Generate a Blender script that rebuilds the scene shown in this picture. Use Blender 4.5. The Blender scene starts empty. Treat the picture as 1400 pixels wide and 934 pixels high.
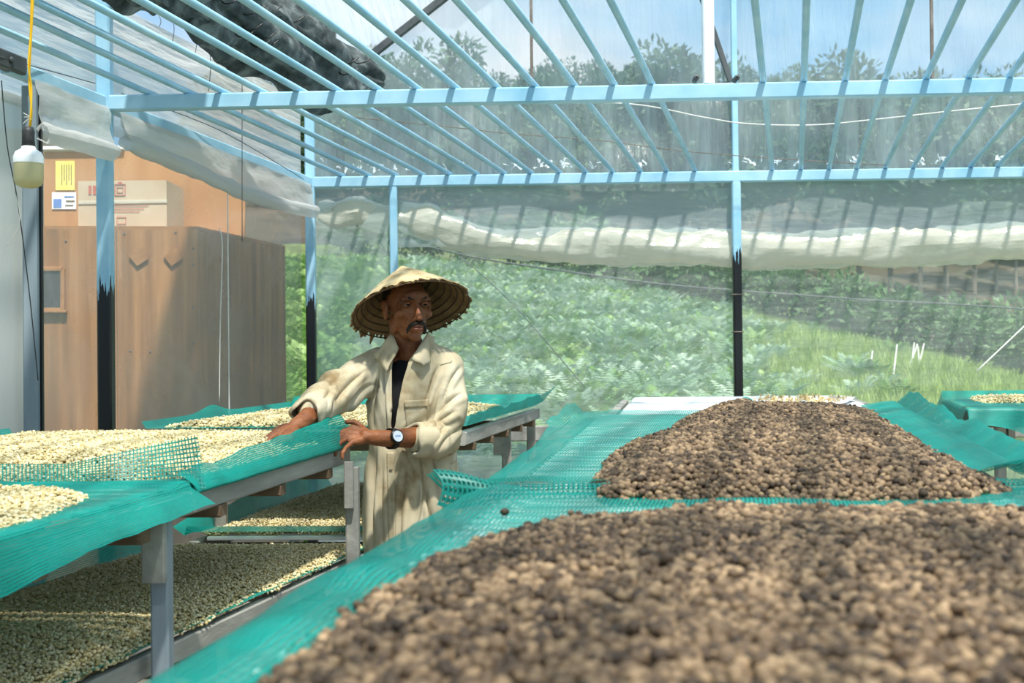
import bpy, bmesh, math, random
import numpy as np
from mathutils import Vector, Matrix, noise
from mathutils.bvhtree import BVHTree
from mathutils import geometry as mgeo

# ------------------------------------------------------------------ camera, sky, sun, exposure
SC = bpy.context.scene
COL = SC.collection
FPX = 1650.0                       # focal length in pixels of the 1400 x 934 frame
CAM_H = 1.30
PITCH = math.atan(18 / FPX)
ROLL = -0.0105
cam_d = bpy.data.cameras.new('camera')
cam_d.sensor_width = 36.0
cam_d.lens = FPX / 1400 * 36.0
cam_d.clip_start = 0.05
cam_d.clip_end = 600
cam_d.dof.use_dof = True
cam_d.dof.focus_distance = 3.9
cam_d.dof.aperture_fstop = 7.0
cam = bpy.data.objects.new('camera', cam_d)
COL.objects.link(cam)
CAM_R = Matrix.Rotation(math.pi / 2 + PITCH, 3, 'X') @ Matrix.Rotation(ROLL, 3, 'Z')
cam.matrix_world = Matrix.Translation((0, 0, CAM_H)) @ CAM_R.to_4x4()
SC.camera = cam

SC.view_settings.view_transform = 'Standard'
SC.view_settings.look = 'None'
SC.view_settings.gamma = 1.0
SC.view_settings.use_curve_mapping = False
SC.view_settings.exposure = 0.48
SC.cycles.max_bounces = 8
SC.cycles.transparent_max_bounces = 24
SC.cycles.diffuse_bounces = 3
SC.cycles.glossy_bounces = 2
SC.cycles.caustics_reflective = False
SC.cycles.caustics_refractive = False

SUN_DIR = Vector((0.14, -0.43, 0.89)).normalized()      # towards the sun
sun_d = bpy.data.lights.new('sun', 'SUN')
sun_d.energy = 6.8
sun_d.angle = math.radians(2.6)       # softened by the milky roof film
sun_d.color = (1.0, 0.96, 0.88)
sun = bpy.data.objects.new('sun', sun_d)
sun.rotation_euler = SUN_DIR.to_track_quat('Z', 'Y').to_euler()
COL.objects.link(sun)

world = bpy.data.worlds.new('sky')
SC.world = world
world.use_nodes = True
wn = world.node_tree.nodes
wl = world.node_tree.links
wn.clear()
w_out = wn.new('ShaderNodeOutputWorld')
w_bg = wn.new('ShaderNodeBackground')
w_tc = wn.new('ShaderNodeTexCoord')
w_map = wn.new('ShaderNodeMapping')
w_map.inputs['Scale'].default_value = (1.0, 1.0, 2.2)
w_noise = wn.new('ShaderNodeTexNoise')
w_noise.inputs['Scale'].default_value = 3.2
w_noise.inputs['Detail'].default_value = 7
w_ramp = wn.new('ShaderNodeValToRGB')
w_ramp.color_ramp.elements[0].position = 0.42
w_ramp.color_ramp.elements[0].color = (0.30, 0.60, 0.92, 1)
w_ramp.color_ramp.elements[1].position = 0.66
w_ramp.color_ramp.elements[1].color = (0.95, 0.97, 1.0, 1)
wl.new(w_tc.outputs['Generated'], w_map.inputs['Vector'])
wl.new(w_map.outputs['Vector'], w_noise.inputs['Vector'])
wl.new(w_noise.outputs['Fac'], w_ramp.inputs['Fac'])
wl.new(w_ramp.outputs['Color'], w_bg.inputs['Color'])
w_bg.inputs['Strength'].default_value = 0.75
wl.new(w_bg.outputs['Background'], w_out.inputs['Surface'])

# ------------------------------------------------------------------ helpers
random.seed(7)
RNG = np.random.default_rng(11)
V = Vector

def ray(px, py):
    return CAM_R @ V(((px - 700) / FPX, -(py - 467) / FPX, -1.0))

def PY(px, py, Y):
    """world point on the sight line of a photo position, at distance Y"""
    d = ray(px, py)
    return V((0, 0, CAM_H)) + d * (Y / d.y)

def PZ(px, py, z):
    d = ray(px, py)
    return V((0, 0, CAM_H)) + d * ((z - CAM_H) / d.z)

def tag(o, label=None, cat=None, group=None, kind=None):
    if label: o['label'] = label
    if cat: o['category'] = cat
    if group: o['group'] = group
    if kind: o['kind'] = kind
    return o

def empty(name, loc=(0, 0, 0), parent=None):
    o = bpy.data.objects.new(name, None)
    o.empty_display_size = 0.1
    o.location = loc
    COL.objects.link(o)
    if parent: o.parent = parent
    return o

def link_mesh(name, me, mat, parent=None):
    o = bpy.data.objects.new(name, me)
    COL.objects.link(o)
    if mat is not None and len(me.materials) == 0:
        me.materials.append(mat)
    if parent is not None:
        o.parent = parent
        base = parent
        off = V((0, 0, 0))
        while base is not None:
            off += base.location
            base = base.parent
        o.location = -off            # meshes are written in world coordinates
    return o

class MB:
    """collects shapes for ONE mesh, in world coordinates"""
    def __init__(s):
        s.v = []; s.f = []; s.uv = None
    def add(s, vs, fs):
        n = len(s.v)
        s.v += [tuple(p) for p in vs]
        s.f += [tuple(n + i for i in f) for f in fs]
        return s
    def box(s, c, size, M=None):
        c = V(c); hx, hy, hz = (q / 2 for q in size)
        vs = [V((x, y, z)) for x in (-hx, hx) for y in (-hy, hy) for z in (-hz, hz)]
        if M is not None: vs = [M @ q for q in vs]
        return s.add([c + q for q in vs], [(0, 1, 3, 2), (4, 6, 7, 5), (0, 4, 5, 1), (2, 3, 7, 6), (0, 2, 6, 4), (1, 5, 7, 3)])
    def bar(s, p0, p1, w, h, up=(0, 0, 1), cut=0.0):
        """square bar with chamfered long edges; w across, h along up"""
        p0 = V(p0); p1 = V(p1); d = (p1 - p0).normalized(); up = V(up)
        a = d.cross(up).normalized(); b = a.cross(d).normalized()
        c = cut or min(w, h) * 0.12
        pr = [(-w/2 + c, -h/2), (w/2 - c, -h/2), (w/2, -h/2 + c), (w/2, h/2 - c), (w/2 - c, h/2), (-w/2 + c, h/2), (-w/2, h/2 - c), (-w/2, -h/2 + c)]
        vs = [p + a * x + b * y for p in (p0, p1) for x, y in pr]
        fs = [(i, (i + 1) % 8, 8 + (i + 1) % 8, 8 + i) for i in range(8)] + [tuple(range(7, -1, -1)), tuple(range(8, 16))]
        return s.add(vs, fs)
    def tube(s, pts, r, n=10, cap=True, squash=None):
        pts = [V(p) for p in pts]
        rr = r if hasattr(r, '__len__') else [r] * len(pts)
        vs = []; fs = []
        ref = None
        for i, p in enumerate(pts):
            d = (pts[min(i + 1, len(pts) - 1)] - pts[max(i - 1, 0)]).normalized()
            if ref is None:
                ref = V((0, 0, 1)) if abs(d.z) < 0.9 else V((0, 1, 0))
            a = d.cross(ref).normalized(); b = a.cross(d).normalized(); ref = b
            for k in range(n):
                t = 2 * math.pi * k / n
                vs.append(p + (a * math.cos(t) + b * math.sin(t)) * rr[i])
        for i in range(len(pts) - 1):
            for k in range(n):
                k2 = (k + 1) % n
                fs.append((i * n + k, i * n + k2, (i + 1) * n + k2, (i + 1) * n + k))
        if cap:
            fs.append(tuple(range(n - 1, -1, -1)))
            fs.append(tuple(range((len(pts) - 1) * n, len(pts) * n)))
        return s.add(vs, fs)
    def ellipsoid(s, c, r, M=None, nu=16, nv=10):
        c = V(c); vs = []; fs = []
        for j in range(nv + 1):
            ph = math.pi * j / nv
            for i in range(nu):
                th = 2 * math.pi * i / nu
                q = V((r[0] * math.sin(ph) * math.cos(th), r[1] * math.sin(ph) * math.sin(th), r[2] * math.cos(ph)))
                if M is not None: q = M @ q
                vs.append(c + q)
        for j in range(nv):
            for i in range(nu):
                i2 = (i + 1) % nu
                fs.append((j * nu + i, (j + 1) * nu + i, (j + 1) * nu + i2, j * nu + i2))
        return s.add(vs, fs)
    def lathe(s, c, prof, n=24, M=None):
        """prof: (radius, height) pairs about local z"""
        c = V(c); vs = []; fs = []
        for r, h in prof:
            for k in range(n):
                t = 2 * math.pi * k / n
                q = V((r * math.cos(t), r * math.sin(t), h))
                if M is not None: q = M @ q
                vs.append(c + q)
        for j in range(len(prof) - 1):
            for k in range(n):
                k2 = (k + 1) % n
                fs.append((j * n + k, j * n + k2, (j + 1) * n + k2, (j + 1) * n + k))
        return s.add(vs, fs)
    def build(s, name, mat, parent=None, smooth=False):
        me = bpy.data.meshes.new(name)
        me.from_pydata(s.v, [], s.f)
        bm = bmesh.new(); bm.from_mesh(me)
        bmesh.ops.recalc_face_normals(bm, faces=bm.faces)
        bm.to_mesh(me); bm.free()
        if smooth:
            me.polygons.foreach_set('use_smooth', [True] * len(me.polygons))
        return link_mesh(name, me, mat, parent)

def sheet(name, P, mat, parent=None, smooth=True, thick=0.0):
    """P: rows x cols array of points -> one mesh with uv in metres"""
    P = np.asarray(P, float)
    R, C = P.shape[:2]
    du = np.zeros((R, C)); dv = np.zeros((R, C))
    du[:, 1:] = np.cumsum(np.linalg.norm(np.diff(P, axis=1), axis=2), axis=1)
    dv[1:, :] = np.cumsum(np.linalg.norm(np.diff(P, axis=0), axis=2), axis=0)
    du = np.repeat(du.mean(0)[None], R, 0); dv = np.repeat(dv.mean(1)[:, None], C, 1)
    me = bpy.data.meshes.new(name)
    fs = [(r * C + c, r * C + c + 1, (r + 1) * C + c + 1, (r + 1) * C + c) for r in range(R - 1) for c in range(C - 1)]
    me.from_pydata([tuple(p) for p in P.reshape(-1, 3)], [], fs)
    uv = me.uv_layers.new(name='UVMap')
    li = np.zeros(len(me.loops), int); me.loops.foreach_get('vertex_index', li)
    uv.data.foreach_set('uv', np.stack([du.reshape(-1)[li], dv.reshape(-1)[li]], 1).reshape(-1))
    if smooth:
        me.polygons.foreach_set('use_smooth', [True] * len(me.polygons))
    o = link_mesh(name, me, mat, parent)
    if thick:
        m = o.modifiers.new('thickness', 'SOLIDIFY'); m.thickness = thick; m.offset = 0
    return o

def fbm(x, y, z=0.0, o=3):
    return noise.fractal(V((x, y, z)), 1.0, 2.0, o)

# ------------------------------------------------------------------ materials
def new_mat(name):
    m = bpy.data.materials.new(name); m.use_nodes = True
    nt = m.node_tree; nt.nodes.clear()
    out = nt.nodes.new('ShaderNodeOutputMaterial')
    return m, nt, out

def N(nt, t, **kw):
    n = nt.nodes.new(t)
    for k, v in kw.items():
        if k in n.inputs: n.inputs[k].default_value = v
        else: setattr(n, k, v)
    return n

def srgb(r, g, b):
    f = lambda c: (c / 255 / 12.92) if c / 255 <= 0.04045 else ((c / 255 + 0.055) / 1.055) ** 2.4
    return (f(r), f(g), f(b), 1)

def ramp(nt, fac, stops):
    r = nt.nodes.new('ShaderNodeValToRGB')
    e = r.color_ramp.elements
    e[0].position, e[0].color = stops[0]
    e[1].position, e[1].color = stops[-1]
    for p, c in stops[1:-1]:
        q = e.new(p); q.color = c
    nt.links.new(fac, r.inputs['Fac'])
    return r.outputs['Color']

def noise_tex(nt, scale=5, detail=4, rough=0.6, stretch=(1, 1, 1), coord='Object', dist=0.0):
    tc = nt.nodes.new('ShaderNodeTexCoord')
    mp = nt.nodes.new('ShaderNodeMapping'); mp.inputs['Scale'].default_value = stretch
    nt.links.new(tc.outputs[coord], mp.inputs['Vector'])
    n = nt.nodes.new('ShaderNodeTexNoise')
    n.inputs['Scale'].default_value = scale; n.inputs['Detail'].default_value = detail; n.inputs['Roughness'].default_value = rough
    n.inputs['Distortion'].default_value = dist
    nt.links.new(mp.outputs['Vector'], n.inputs['Vector'])
    return n.outputs['Fac']

def solid(name, stops, scale=6, rough=0.6, stretch=(1, 1, 1), bump=0.0, metal=0.0, detail=4, spec=0.4, sheen=0.0, bscale=None, transl=0.0, random_mix=None, coat=0.0):
    """principled surface whose colour wanders along a ramp of noise"""
    m, nt, out = new_mat(name)
    b = nt.nodes.new('ShaderNodeBsdfPrincipled')
    b.inputs['Roughness'].default_value = rough
    b.inputs['Metallic'].default_value = metal
    b.inputs['Specular IOR Level'].default_value = spec
    if coat: b.inputs['Coat Weight'].default_value = coat
    f = noise_tex(nt, scale, detail, 0.6, stretch)
    if random_mix:                       # every piece its own tone
        oi = nt.nodes.new('ShaderNodeObjectInfo')
        mx = nt.nodes.new('ShaderNodeMix'); mx.inputs[0].default_value = random_mix
        nt.links.new(f, mx.inputs[2]); nt.links.new(oi.outputs['Random'], mx.inputs[3])
        f = mx.outputs[0]
    col = ramp(nt, f, stops)
    nt.links.new(col, b.inputs['Base Color'])
    if bump:
        bn = nt.nodes.new('ShaderNodeBump'); bn.inputs['Strength'].default_value = bump; bn.inputs['Distance'].default_value = 0.01
        bf = noise_tex(nt, bscale or scale * 4, 6, 0.65, stretch)
        nt.links.new(bf, bn.inputs['Height']); nt.links.new(bn.outputs['Normal'], b.inputs['Normal'])
    sh = b.outputs['BSDF']
    if transl:
        t = nt.nodes.new('ShaderNodeBsdfTranslucent'); nt.links.new(col, t.inputs['Color'])
        mx = nt.nodes.new('ShaderNodeMixShader'); mx.inputs[0].default_value = transl
        nt.links.new(sh, mx.inputs[1]); nt.links.new(t.outputs[0], mx.inputs[2]); sh = mx.outputs[0]
    nt.links.new(sh, out.inputs['Surface'])
    return m

def film(name, opacity, col=(0.86, 0.9, 0.9, 1), streak=(1, 1, 1), var=0.5, scale=1.5, gloss=0.06, transl=0.5, tint=(0.97, 0.99, 0.99, 1)):
    """thin plastic sheet: part clear, part milky, streaked"""
    m, nt, out = new_mat(name)
    tr = N(nt, 'ShaderNodeBsdfTransparent'); tr.inputs['Color'].default_value = tint
    df = N(nt, 'ShaderNodeBsdfDiffuse'); df.inputs['Color'].default_value = col
    tl = N(nt, 'ShaderNodeBsdfTranslucent'); tl.inputs['Color'].default_value = col
    gl = N(nt, 'ShaderNodeBsdfGlossy'); gl.inputs['Roughness'].default_value = 0.22
    m1 = N(nt, 'ShaderNodeMixShader'); m1.inputs[0].default_value = transl
    nt.links.new(df.outputs[0], m1.inputs[1]); nt.links.new(tl.outputs[0], m1.inputs[2])
    f = noise_tex(nt, scale, 5, 0.6, streak, dist=0.6)
    mr = N(nt, 'ShaderNodeMapRange')
    mr.inputs['From Min'].default_value = 0.3; mr.inputs['From Max'].default_value = 0.75
    mr.inputs['To Min'].default_value = opacity * (1 - var); mr.inputs['To Max'].default_value = min(1, opacity * (1 + var))
    nt.links.new(f, mr.inputs['Value'])
    m2 = N(nt, 'ShaderNodeMixShader')
    nt.links.new(mr.outputs[0], m2.inputs[0]); nt.links.new(tr.outputs[0], m2.inputs[1]); nt.links.new(m1.outputs[0], m2.inputs[2])
    m3 = N(nt, 'ShaderNodeMixShader'); m3.inputs[0].default_value = gloss
    bn = N(nt, 'ShaderNodeBump'); bn.inputs['Strength'].default_value = 0.5; bn.inputs['Distance'].default_value = 0.05
    f2 = noise_tex(nt, scale * 3, 4, 0.5, streak)
    nt.links.new(f2, bn.inputs['Height'])
    for q in (df, tl, gl): nt.links.new(bn.outputs[0], q.inputs['Normal'])
    nt.links.new(m2.outputs[0], m3.inputs[1]); nt.links.new(gl.outputs[0], m3.inputs[2])
    nt.links.new(m3.outputs[0], out.inputs['Surface'])
    return m

def net_mat(name, pu, pv, wu, wv, col, transl=0.35):
    """woven shade net: strands on the uv (metres), open cells between"""
    m, nt, out = new_mat(name)
    uv = N(nt, 'ShaderNodeUVMap')
    sp = N(nt, 'ShaderNodeSeparateXYZ'); nt.links.new(uv.outputs[0], sp.inputs[0])
    def strand(sock, p, w):
        a = N(nt, 'ShaderNodeMath', operation='DIVIDE'); a.inputs[1].default_value = p
        nt.links.new(sock, a.inputs[0])
        b = N(nt, 'ShaderNodeMath', operation='FRACT'); nt.links.new(a.outputs[0], b.inputs[0])
        c = N(nt, 'ShaderNodeMath', operation='LESS_THAN'); c.inputs[1].default_value = w
        nt.links.new(b.outputs[0], c.inputs[0])
        return c.outputs[0]
    mx = N(nt, 'ShaderNodeMath', operation='MAXIMUM')
    nt.links.new(strand(sp.outputs[0], pu, wu), mx.inputs[0]); nt.links.new(strand(sp.outputs[1], pv, wv), mx.inputs[1])
    f = noise_tex(nt, 9, 4, 0.6)
    c = ramp(nt, f, [(0.3, tuple(q * 0.72 for q in col[:3]) + (1,)), (0.7, col)])
    b = N(nt, 'ShaderNodeBsdfPrincipled'); b.inputs['Roughness'].default_value = 0.42
    nt.links.new(c, b.inputs['Base Color'])
    t = N(nt, 'ShaderNodeBsdfTranslucent'); nt.links.new(c, t.inputs['Color'])
    ms = N(nt, 'ShaderNodeMixShader'); ms.inputs[0].default_value = transl
    nt.links.new(b.outputs[0], ms.inputs[1]); nt.links.new(t.outputs[0], ms.inputs[2])
    tr = N(nt, 'ShaderNodeBsdfTransparent')
    m2 = N(nt, 'ShaderNodeMixShader')
    nt.links.new(mx.outputs[0], m2.inputs[0]); nt.links.new(tr.outputs[0], m2.inputs[1]); nt.links.new(ms.outputs[0], m2.inputs[2])
    nt.links.new(m2.outputs[0], out.inputs['Surface'])
    return m

def bean_mat(name, stops, big=None, rough=0.6):
    m, nt, out = new_mat(name)
    oi = N(nt, 'ShaderNodeObjectInfo')
    c = ramp(nt, oi.outputs['Random'], stops)
    g = N(nt, 'ShaderNodeNewGeometry')
    n = N(nt, 'ShaderNodeTexNoise'); n.inputs['Scale'].default_value = 160; n.inputs['Detail'].default_value = 3
    nt.links.new(g.outputs['Position'], n.inputs['Vector'])
    mr = N(nt, 'ShaderNodeMapRange'); mr.inputs['From Min'].default_value = 0.3; mr.inputs['From Max'].default_value = 0.7
    mr.inputs['To Min'].default_value = 0.7; mr.inputs['To Max'].default_value = 1.15
    nt.links.new(n.outputs['Fac'], mr.inputs['Value'])
    mu = N(nt, 'ShaderNodeVectorMath', operation='SCALE')
    nt.links.new(c, mu.inputs[0]); nt.links.new(mr.outputs[0], mu.inputs['Scale'])
    cc = mu.outputs[0]
    if big:                               # darker patches in the colour: part damper lots, part shadows on the heap
        n2 = N(nt, 'ShaderNodeTexNoise'); n2.inputs['Scale'].default_value = big[0]; n2.inputs['Detail'].default_value = 3
        nt.links.new(g.outputs['Position'], n2.inputs['Vector'])
        m3 = N(nt, 'ShaderNodeMapRange'); m3.inputs['From Min'].default_value = 0.36; m3.inputs['From Max'].default_value = 0.56
        m3.inputs['To Min'].default_value = big[1]; m3.inputs['To Max'].default_value = 1.0
        nt.links.new(n2.outputs['Fac'], m3.inputs['Value'])
        mu2 = N(nt, 'ShaderNodeVectorMath', operation='SCALE')
        nt.links.new(cc, mu2.inputs[0]); nt.links.new(m3.outputs[0], mu2.inputs['Scale'])
        cc = mu2.outputs[0]
    b = N(nt, 'ShaderNodeBsdfPrincipled'); b.inputs['Roughness'].default_value = rough
    b.inputs['Specular IOR Level'].default_value = 0.3
    nt.links.new(cc, b.inputs['Base Color'])
    nt.links.new(b.outputs[0], out.inputs['Surface'])
    return m

M = {}
BLUE_A, BLUE_B = srgb(140, 193, 221), srgb(180, 219, 238)
M['blue'] = solid('blue_paint', [(0.3, BLUE_A), (0.7, BLUE_B)], 4, 0.38, (1, 1, 1), 0.05)
M['black_paint'] = solid('black_paint', [(0.3, srgb(10, 10, 11)), (0.7, srgb(22, 22, 24))], 9, 0.3)
M['grey_steel'] = solid('grey_steel', [(0.3, srgb(112, 128, 138)), (0.7, srgb(150, 163, 171))], 6, 0.5, (1, 1, .2))
M['dark_steel'] = solid('dark_steel', [(0.3, srgb(60, 66, 70)), (0.7, srgb(95, 98, 98))], 8, 0.5)
M['rust'] = solid('rusty_rod', [(0.3, srgb(95, 80, 70)), (0.7, srgb(140, 130, 120))], 14, 0.7)
M['white_paint'] = solid('white_paint', [(0.3, srgb(225, 230, 232)), (0.7, srgb(245, 247, 248))], 6, 0.45)
M['grey_wood'] = solid('weathered_wood', [(0.3, srgb(118, 116, 110)), (0.55, srgb(158, 156, 148)), (0.75, srgb(186, 184, 176))], 7, 0.8, (1, .12, 1), 0.3)
M['slat'] = solid('pale_slat_wood', [(0.3, srgb(214, 216, 210)), (0.7, srgb(244, 245, 242))], 7, 0.6, (.15, 1, 1), 0.15, random_mix=0.4)
M['dark_wood'] = solid('brown_wood', [(0.3, srgb(84, 66, 48)), (0.7, srgb(128, 106, 82))], 7, 0.8, (.2, 1, 1), 0.2)
M['ply'] = solid('plywood', [(0.28, srgb(100, 66, 36)), (0.5, srgb(142, 98, 58)), (0.72, srgb(172, 126, 80))], 3.0, 0.7, (5.0, 5.0, .25), 0.08, detail=9)
M['ply2'] = solid('orange_plywood', [(0.25, srgb(160, 112, 66)), (0.5, srgb(178, 130, 82)), (0.75, srgb(192, 148, 102))], 2.2, 0.7, (2.2, 2.2, .5), 0.06, detail=7)
M['ply_frame'] = solid('ply_trim', [(0.3, srgb(128, 84, 46)), (0.7, srgb(164, 116, 70))], 6, 0.7)
M['carton'] = solid('carton_board', [(0.3, srgb(186, 166, 138)), (0.7, srgb(206, 188, 162))], 3, 0.8)
M['carton_red'] = solid('carton_print', [(0.3, srgb(176, 92, 76)), (0.7, srgb(190, 110, 92))], 8, 0.8)
M['paper_yellow'] = solid('yellow_paper', [(0.3, srgb(232, 214, 96)), (0.7, srgb(244, 230, 128))], 8, 0.8)
M['paper_white'] = solid('white_paper', [(0.3, srgb(226, 230, 236)), (0.7, srgb(244, 246, 250))], 8, 0.8)
M['ink_blue'] = solid('blue_ink', [(0.3, srgb(90, 126, 190)), (0.7, srgb(130, 160, 210))], 8, 0.8)
M['ink_dark'] = solid('dark_ink', [(0.3, srgb(110, 96, 60)), (0.7, srgb(130, 116, 80))], 8, 0.8)
M['dark_glass'] = solid('dark_pane', [(0.3, srgb(44, 44, 46)), (0.7, srgb(70, 70, 72))], 5, 0.25)
TEAL = srgb(5, 174, 160)
M['net'] = net_mat('teal_shade_net', 0.0062, 0.0052, 0.60, 0.60, TEAL)
M['net_light'] = net_mat('teal_light_net', 0.0062, 0.0052, 0.42, 0.46, TEAL)
M['net_open'] = net_mat('teal_open_net', 0.0085, 0.0085, 0.34, 0.34, srgb(10, 150, 138))
M['net_black'] = solid('black_shade_net', [(0.3, srgb(38, 44, 44)), (0.5, srgb(84, 92, 92)), (0.72, srgb(150, 158, 156))], 9, 0.75, bump=0.8, bscale=130)
M['film_roof'] = film('roof_film', 0.38, (0.9, 0.94, 0.96, 1), (4, .3, .3), 0.35, 2.0)
M['film_gable'] = film('gable_film', 0.35, (0.74, 0.87, 0.93, 1), (5, 1, .5), 0.4, 1.6)
M['film_far'] = film('far_wall_film', 0.44, (0.74, 0.85, 0.86, 1), (.5, 1, 2.2), 0.22, 1.4)
M['film_side'] = film('side_wall_film', 0.31, (0.84, 0.84, 0.80, 1), (1.2, .8, .9), 0.3, 1.2)
M['film_side_top'] = film('side_top_film', 0.80, (0.80, 0.80, 0.78, 1), (.6, .6, 4), 0.2, 1.2)
M['film_clear'] = film('screen_film', 0.26, (0.84, 0.9, 0.86, 1), (.4, 1, 3), 0.3, 1.5, 0.03)
M['film_roll'] = film('rolled_film', 0.90, (0.86, 0.83, 0.72, 1), (1.5, 1, 3), 0.10, 0.8, 0.04, 0.5)
M['film_roll_grey'] = film('rolled_grey_film', 0.86, (0.76, 0.77, 0.76, 1), (1.5, 1, 3), 0.12, 0.8, 0.04, 0.5)
M['film_grey'] = film('grey_panel_film', 0.93, (0.74, 0.75, 0.74, 1), (1, 1, .4), 0.06, 1.0, 0.05, 0.5)
M['shred'] = film('white_shreds', 0.95, (0.95, 0.96, 0.97, 1), (1, 1, 1), 0.05)
M['string'] = solid('pale_string', [(0.3, srgb(214, 212, 204)), (0.7, srgb(236, 234, 228))], 9, 0.7)
M['wire_dark'] = solid('dark_wire', [(0.3, srgb(54, 58, 60)), (0.7, srgb(80, 84, 86))], 9, 0.6)
M['wire_yellow'] = solid('yellow_wire', [(0.3, srgb(226, 172, 12)), (0.7, srgb(244, 196, 34))], 9, 0.45)
M['tape'] = solid('black_tape', [(0.3, srgb(28, 28, 30)), (0.7, srgb(62, 62, 64))], 30, 0.5)
M['bulb_white'] = solid('bulb_housing', [(0.3, srgb(240, 242, 244)), (0.7, srgb(250, 251, 252))], 5, 0.35)
M['bulb_glow'] = solid('bulb_diffuser', [(0.3, srgb(214, 206, 160)), (0.7, srgb(226, 220, 180))], 5, 0.4, transl=0.3)
M['concrete'] = solid('packed_floor', [(0.3, srgb(112, 106, 94)), (0.7, srgb(150, 144, 130))], 3, 0.9, bump=0.3)
M['soil'] = solid('hill_soil', [(0.3, srgb(70, 76, 42)), (0.5, srgb(84, 98, 50)), (0.72, srgb(112, 126, 66))], 0.7, 0.95, bump=0.4, detail=8)
M['forest_soil'] = solid('forest_soil', [(0.3, srgb(44, 40, 30)), (0.5, srgb(72, 62, 46)), (0.72, srgb(46, 56, 34))], 0.35, 0.95, bump=0.4, detail=8)
def leafy(name, a, b, c, sc=2.0):
    return solid(name, [(0.25, a), (0.5, b), (0.75, c)], sc, 0.55, transl=0.35, random_mix=0.35)
M['fern'] = leafy('fern_leaf', srgb(78, 118, 52), srgb(128, 168, 86), srgb(184, 206, 136))
M['fern_pale'] = leafy('pale_fern_leaf', srgb(120, 158, 120), srgb(168, 196, 166), srgb(212, 226, 206))
M['grass'] = leafy('grass_blade', srgb(122, 152, 70), srgb(154, 180, 96), srgb(190, 202, 122))
M['coffee_leaf'] = leafy('coffee_leaf', srgb(46, 78, 40), srgb(72, 106, 58), srgb(112, 142, 92))
M['tree_leaf'] = leafy('tree_leaf', srgb(40, 70, 44), srgb(62, 92, 56), srgb(92, 116, 74))
M['bark'] = solid('bark', [(0.3, srgb(96, 86, 74)), (0.7, srgb(146, 136, 122))], 5, 0.9, (1, 1, .2), 0.4)
M['cherry'] = bean_mat('dried_cherry', [(0.0, srgb(62, 49, 38)), (0.3, srgb(102, 82, 62)), (0.65, srgb(138, 113, 86)), (1.0, srgb(176, 148, 114))], (3.0, 0.55))
M['cherry_base'] = solid('cherry_bed', [(0.3, srgb(44, 34, 26)), (0.7, srgb(76, 58, 44))], 30, 0.9)
M['bean'] = bean_mat('pale_bean', [(0.0, srgb(186, 166, 112)), (0.4, srgb(218, 201, 150)), (1.0, srgb(240, 228, 190))], None, 0.55)
M['bean_base'] = solid('bean_bed', [(0.3, srgb(120, 106, 70)), (0.7, srgb(168, 152, 110))], 30, 0.9)
M['husk'] = bean_mat('yellow_husk', [(0.0, srgb(170, 140, 86)), (1.0, srgb(222, 202, 152))], None, 0.6)

# ------------------------------------------------------------------ the greenhouse frame
def two_tone(name, z_split):
    """blue paint above, black tar paint below, with a ragged dripping line"""
    m, nt, out = new_mat(name)
    b = N(nt, 'ShaderNodeBsdfPrincipled'); b.inputs['Roughness'].default_value = 0.36
    g = N(nt, 'ShaderNodeNewGeometry'); s = N(nt, 'ShaderNodeSeparateXYZ')
    nt.links.new(g.outputs['Position'], s.inputs[0])
    mp = N(nt, 'ShaderNodeMapping'); mp.inputs['Scale'].default_value = (90, 90, 6)
    nt.links.new(g.outputs['Position'], mp.inputs['Vector'])
    n = N(nt, 'ShaderNodeTexNoise'); n.inputs['Scale'].default_value = 1.0; n.inputs['Detail'].default_value = 3
    nt.links.new(mp.outputs[0], n.inputs['Vector'])
    a = N(nt, 'ShaderNodeMath', operation='MULTIPLY_ADD'); a.inputs[1].default_value = 0.30
    nt.links.new(n.outputs['Fac'], a.inputs[0]); nt.links.new(s.outputs['Z'], a.inputs[2])
    c = N(nt, 'ShaderNodeMath', operation='GREATER_THAN'); c.inputs[1].default_value = z_split + 0.15
    nt.links.new(a.outputs[0], c.inputs[0])
    f = noise_tex(nt, 5, 4)
    blue = ramp(nt, f, [(0.3, BLUE_A), (0.7, BLUE_B)])
    mx = N(nt, 'ShaderNodeMix', data_type='RGBA')
    mx.inputs[6].default_value = srgb(11, 11, 12)
    nt.links.new(c.outputs[0], mx.inputs[0]); nt.links.new(blue, mx.inputs[7])
    nt.links.new(mx.outputs[2], b.inputs['Base Color']); nt.links.new(b.outputs[0], out.inputs['Surface'])
    return m

A_B = PY(143, 142, 5.04)             # near beam on the left wall
B_B = PY(424, 250, 7.20)             # far beam on the left wall
nb1 = PY(1400, 118, 4.82)
fb1 = PY(1400, 236, 7.05)
NB = lambda X: A_B + (nb1 - A_B) * ((X - A_B.x) / (nb1.x - A_B.x))
FB = lambda X: B_B + (fb1 - B_B) * ((X - B_B.x) / (fb1.x - B_B.x))
def LWX(Y): return A_B.x + (B_B.x - A_B.x) * (Y - A_B.y) / (B_B.y - A_B.y)
ROOM_W = 5.10
EAVE = 2.84
RIDGE_OFF = 2.54
RIDGE_Z = EAVE + RIDGE_OFF * 0.76
def roof_z(dx): return EAVE + (RIDGE_OFF - abs(dx - RIDGE_OFF)) * 0.76      # dx: distance from the left wall

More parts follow.
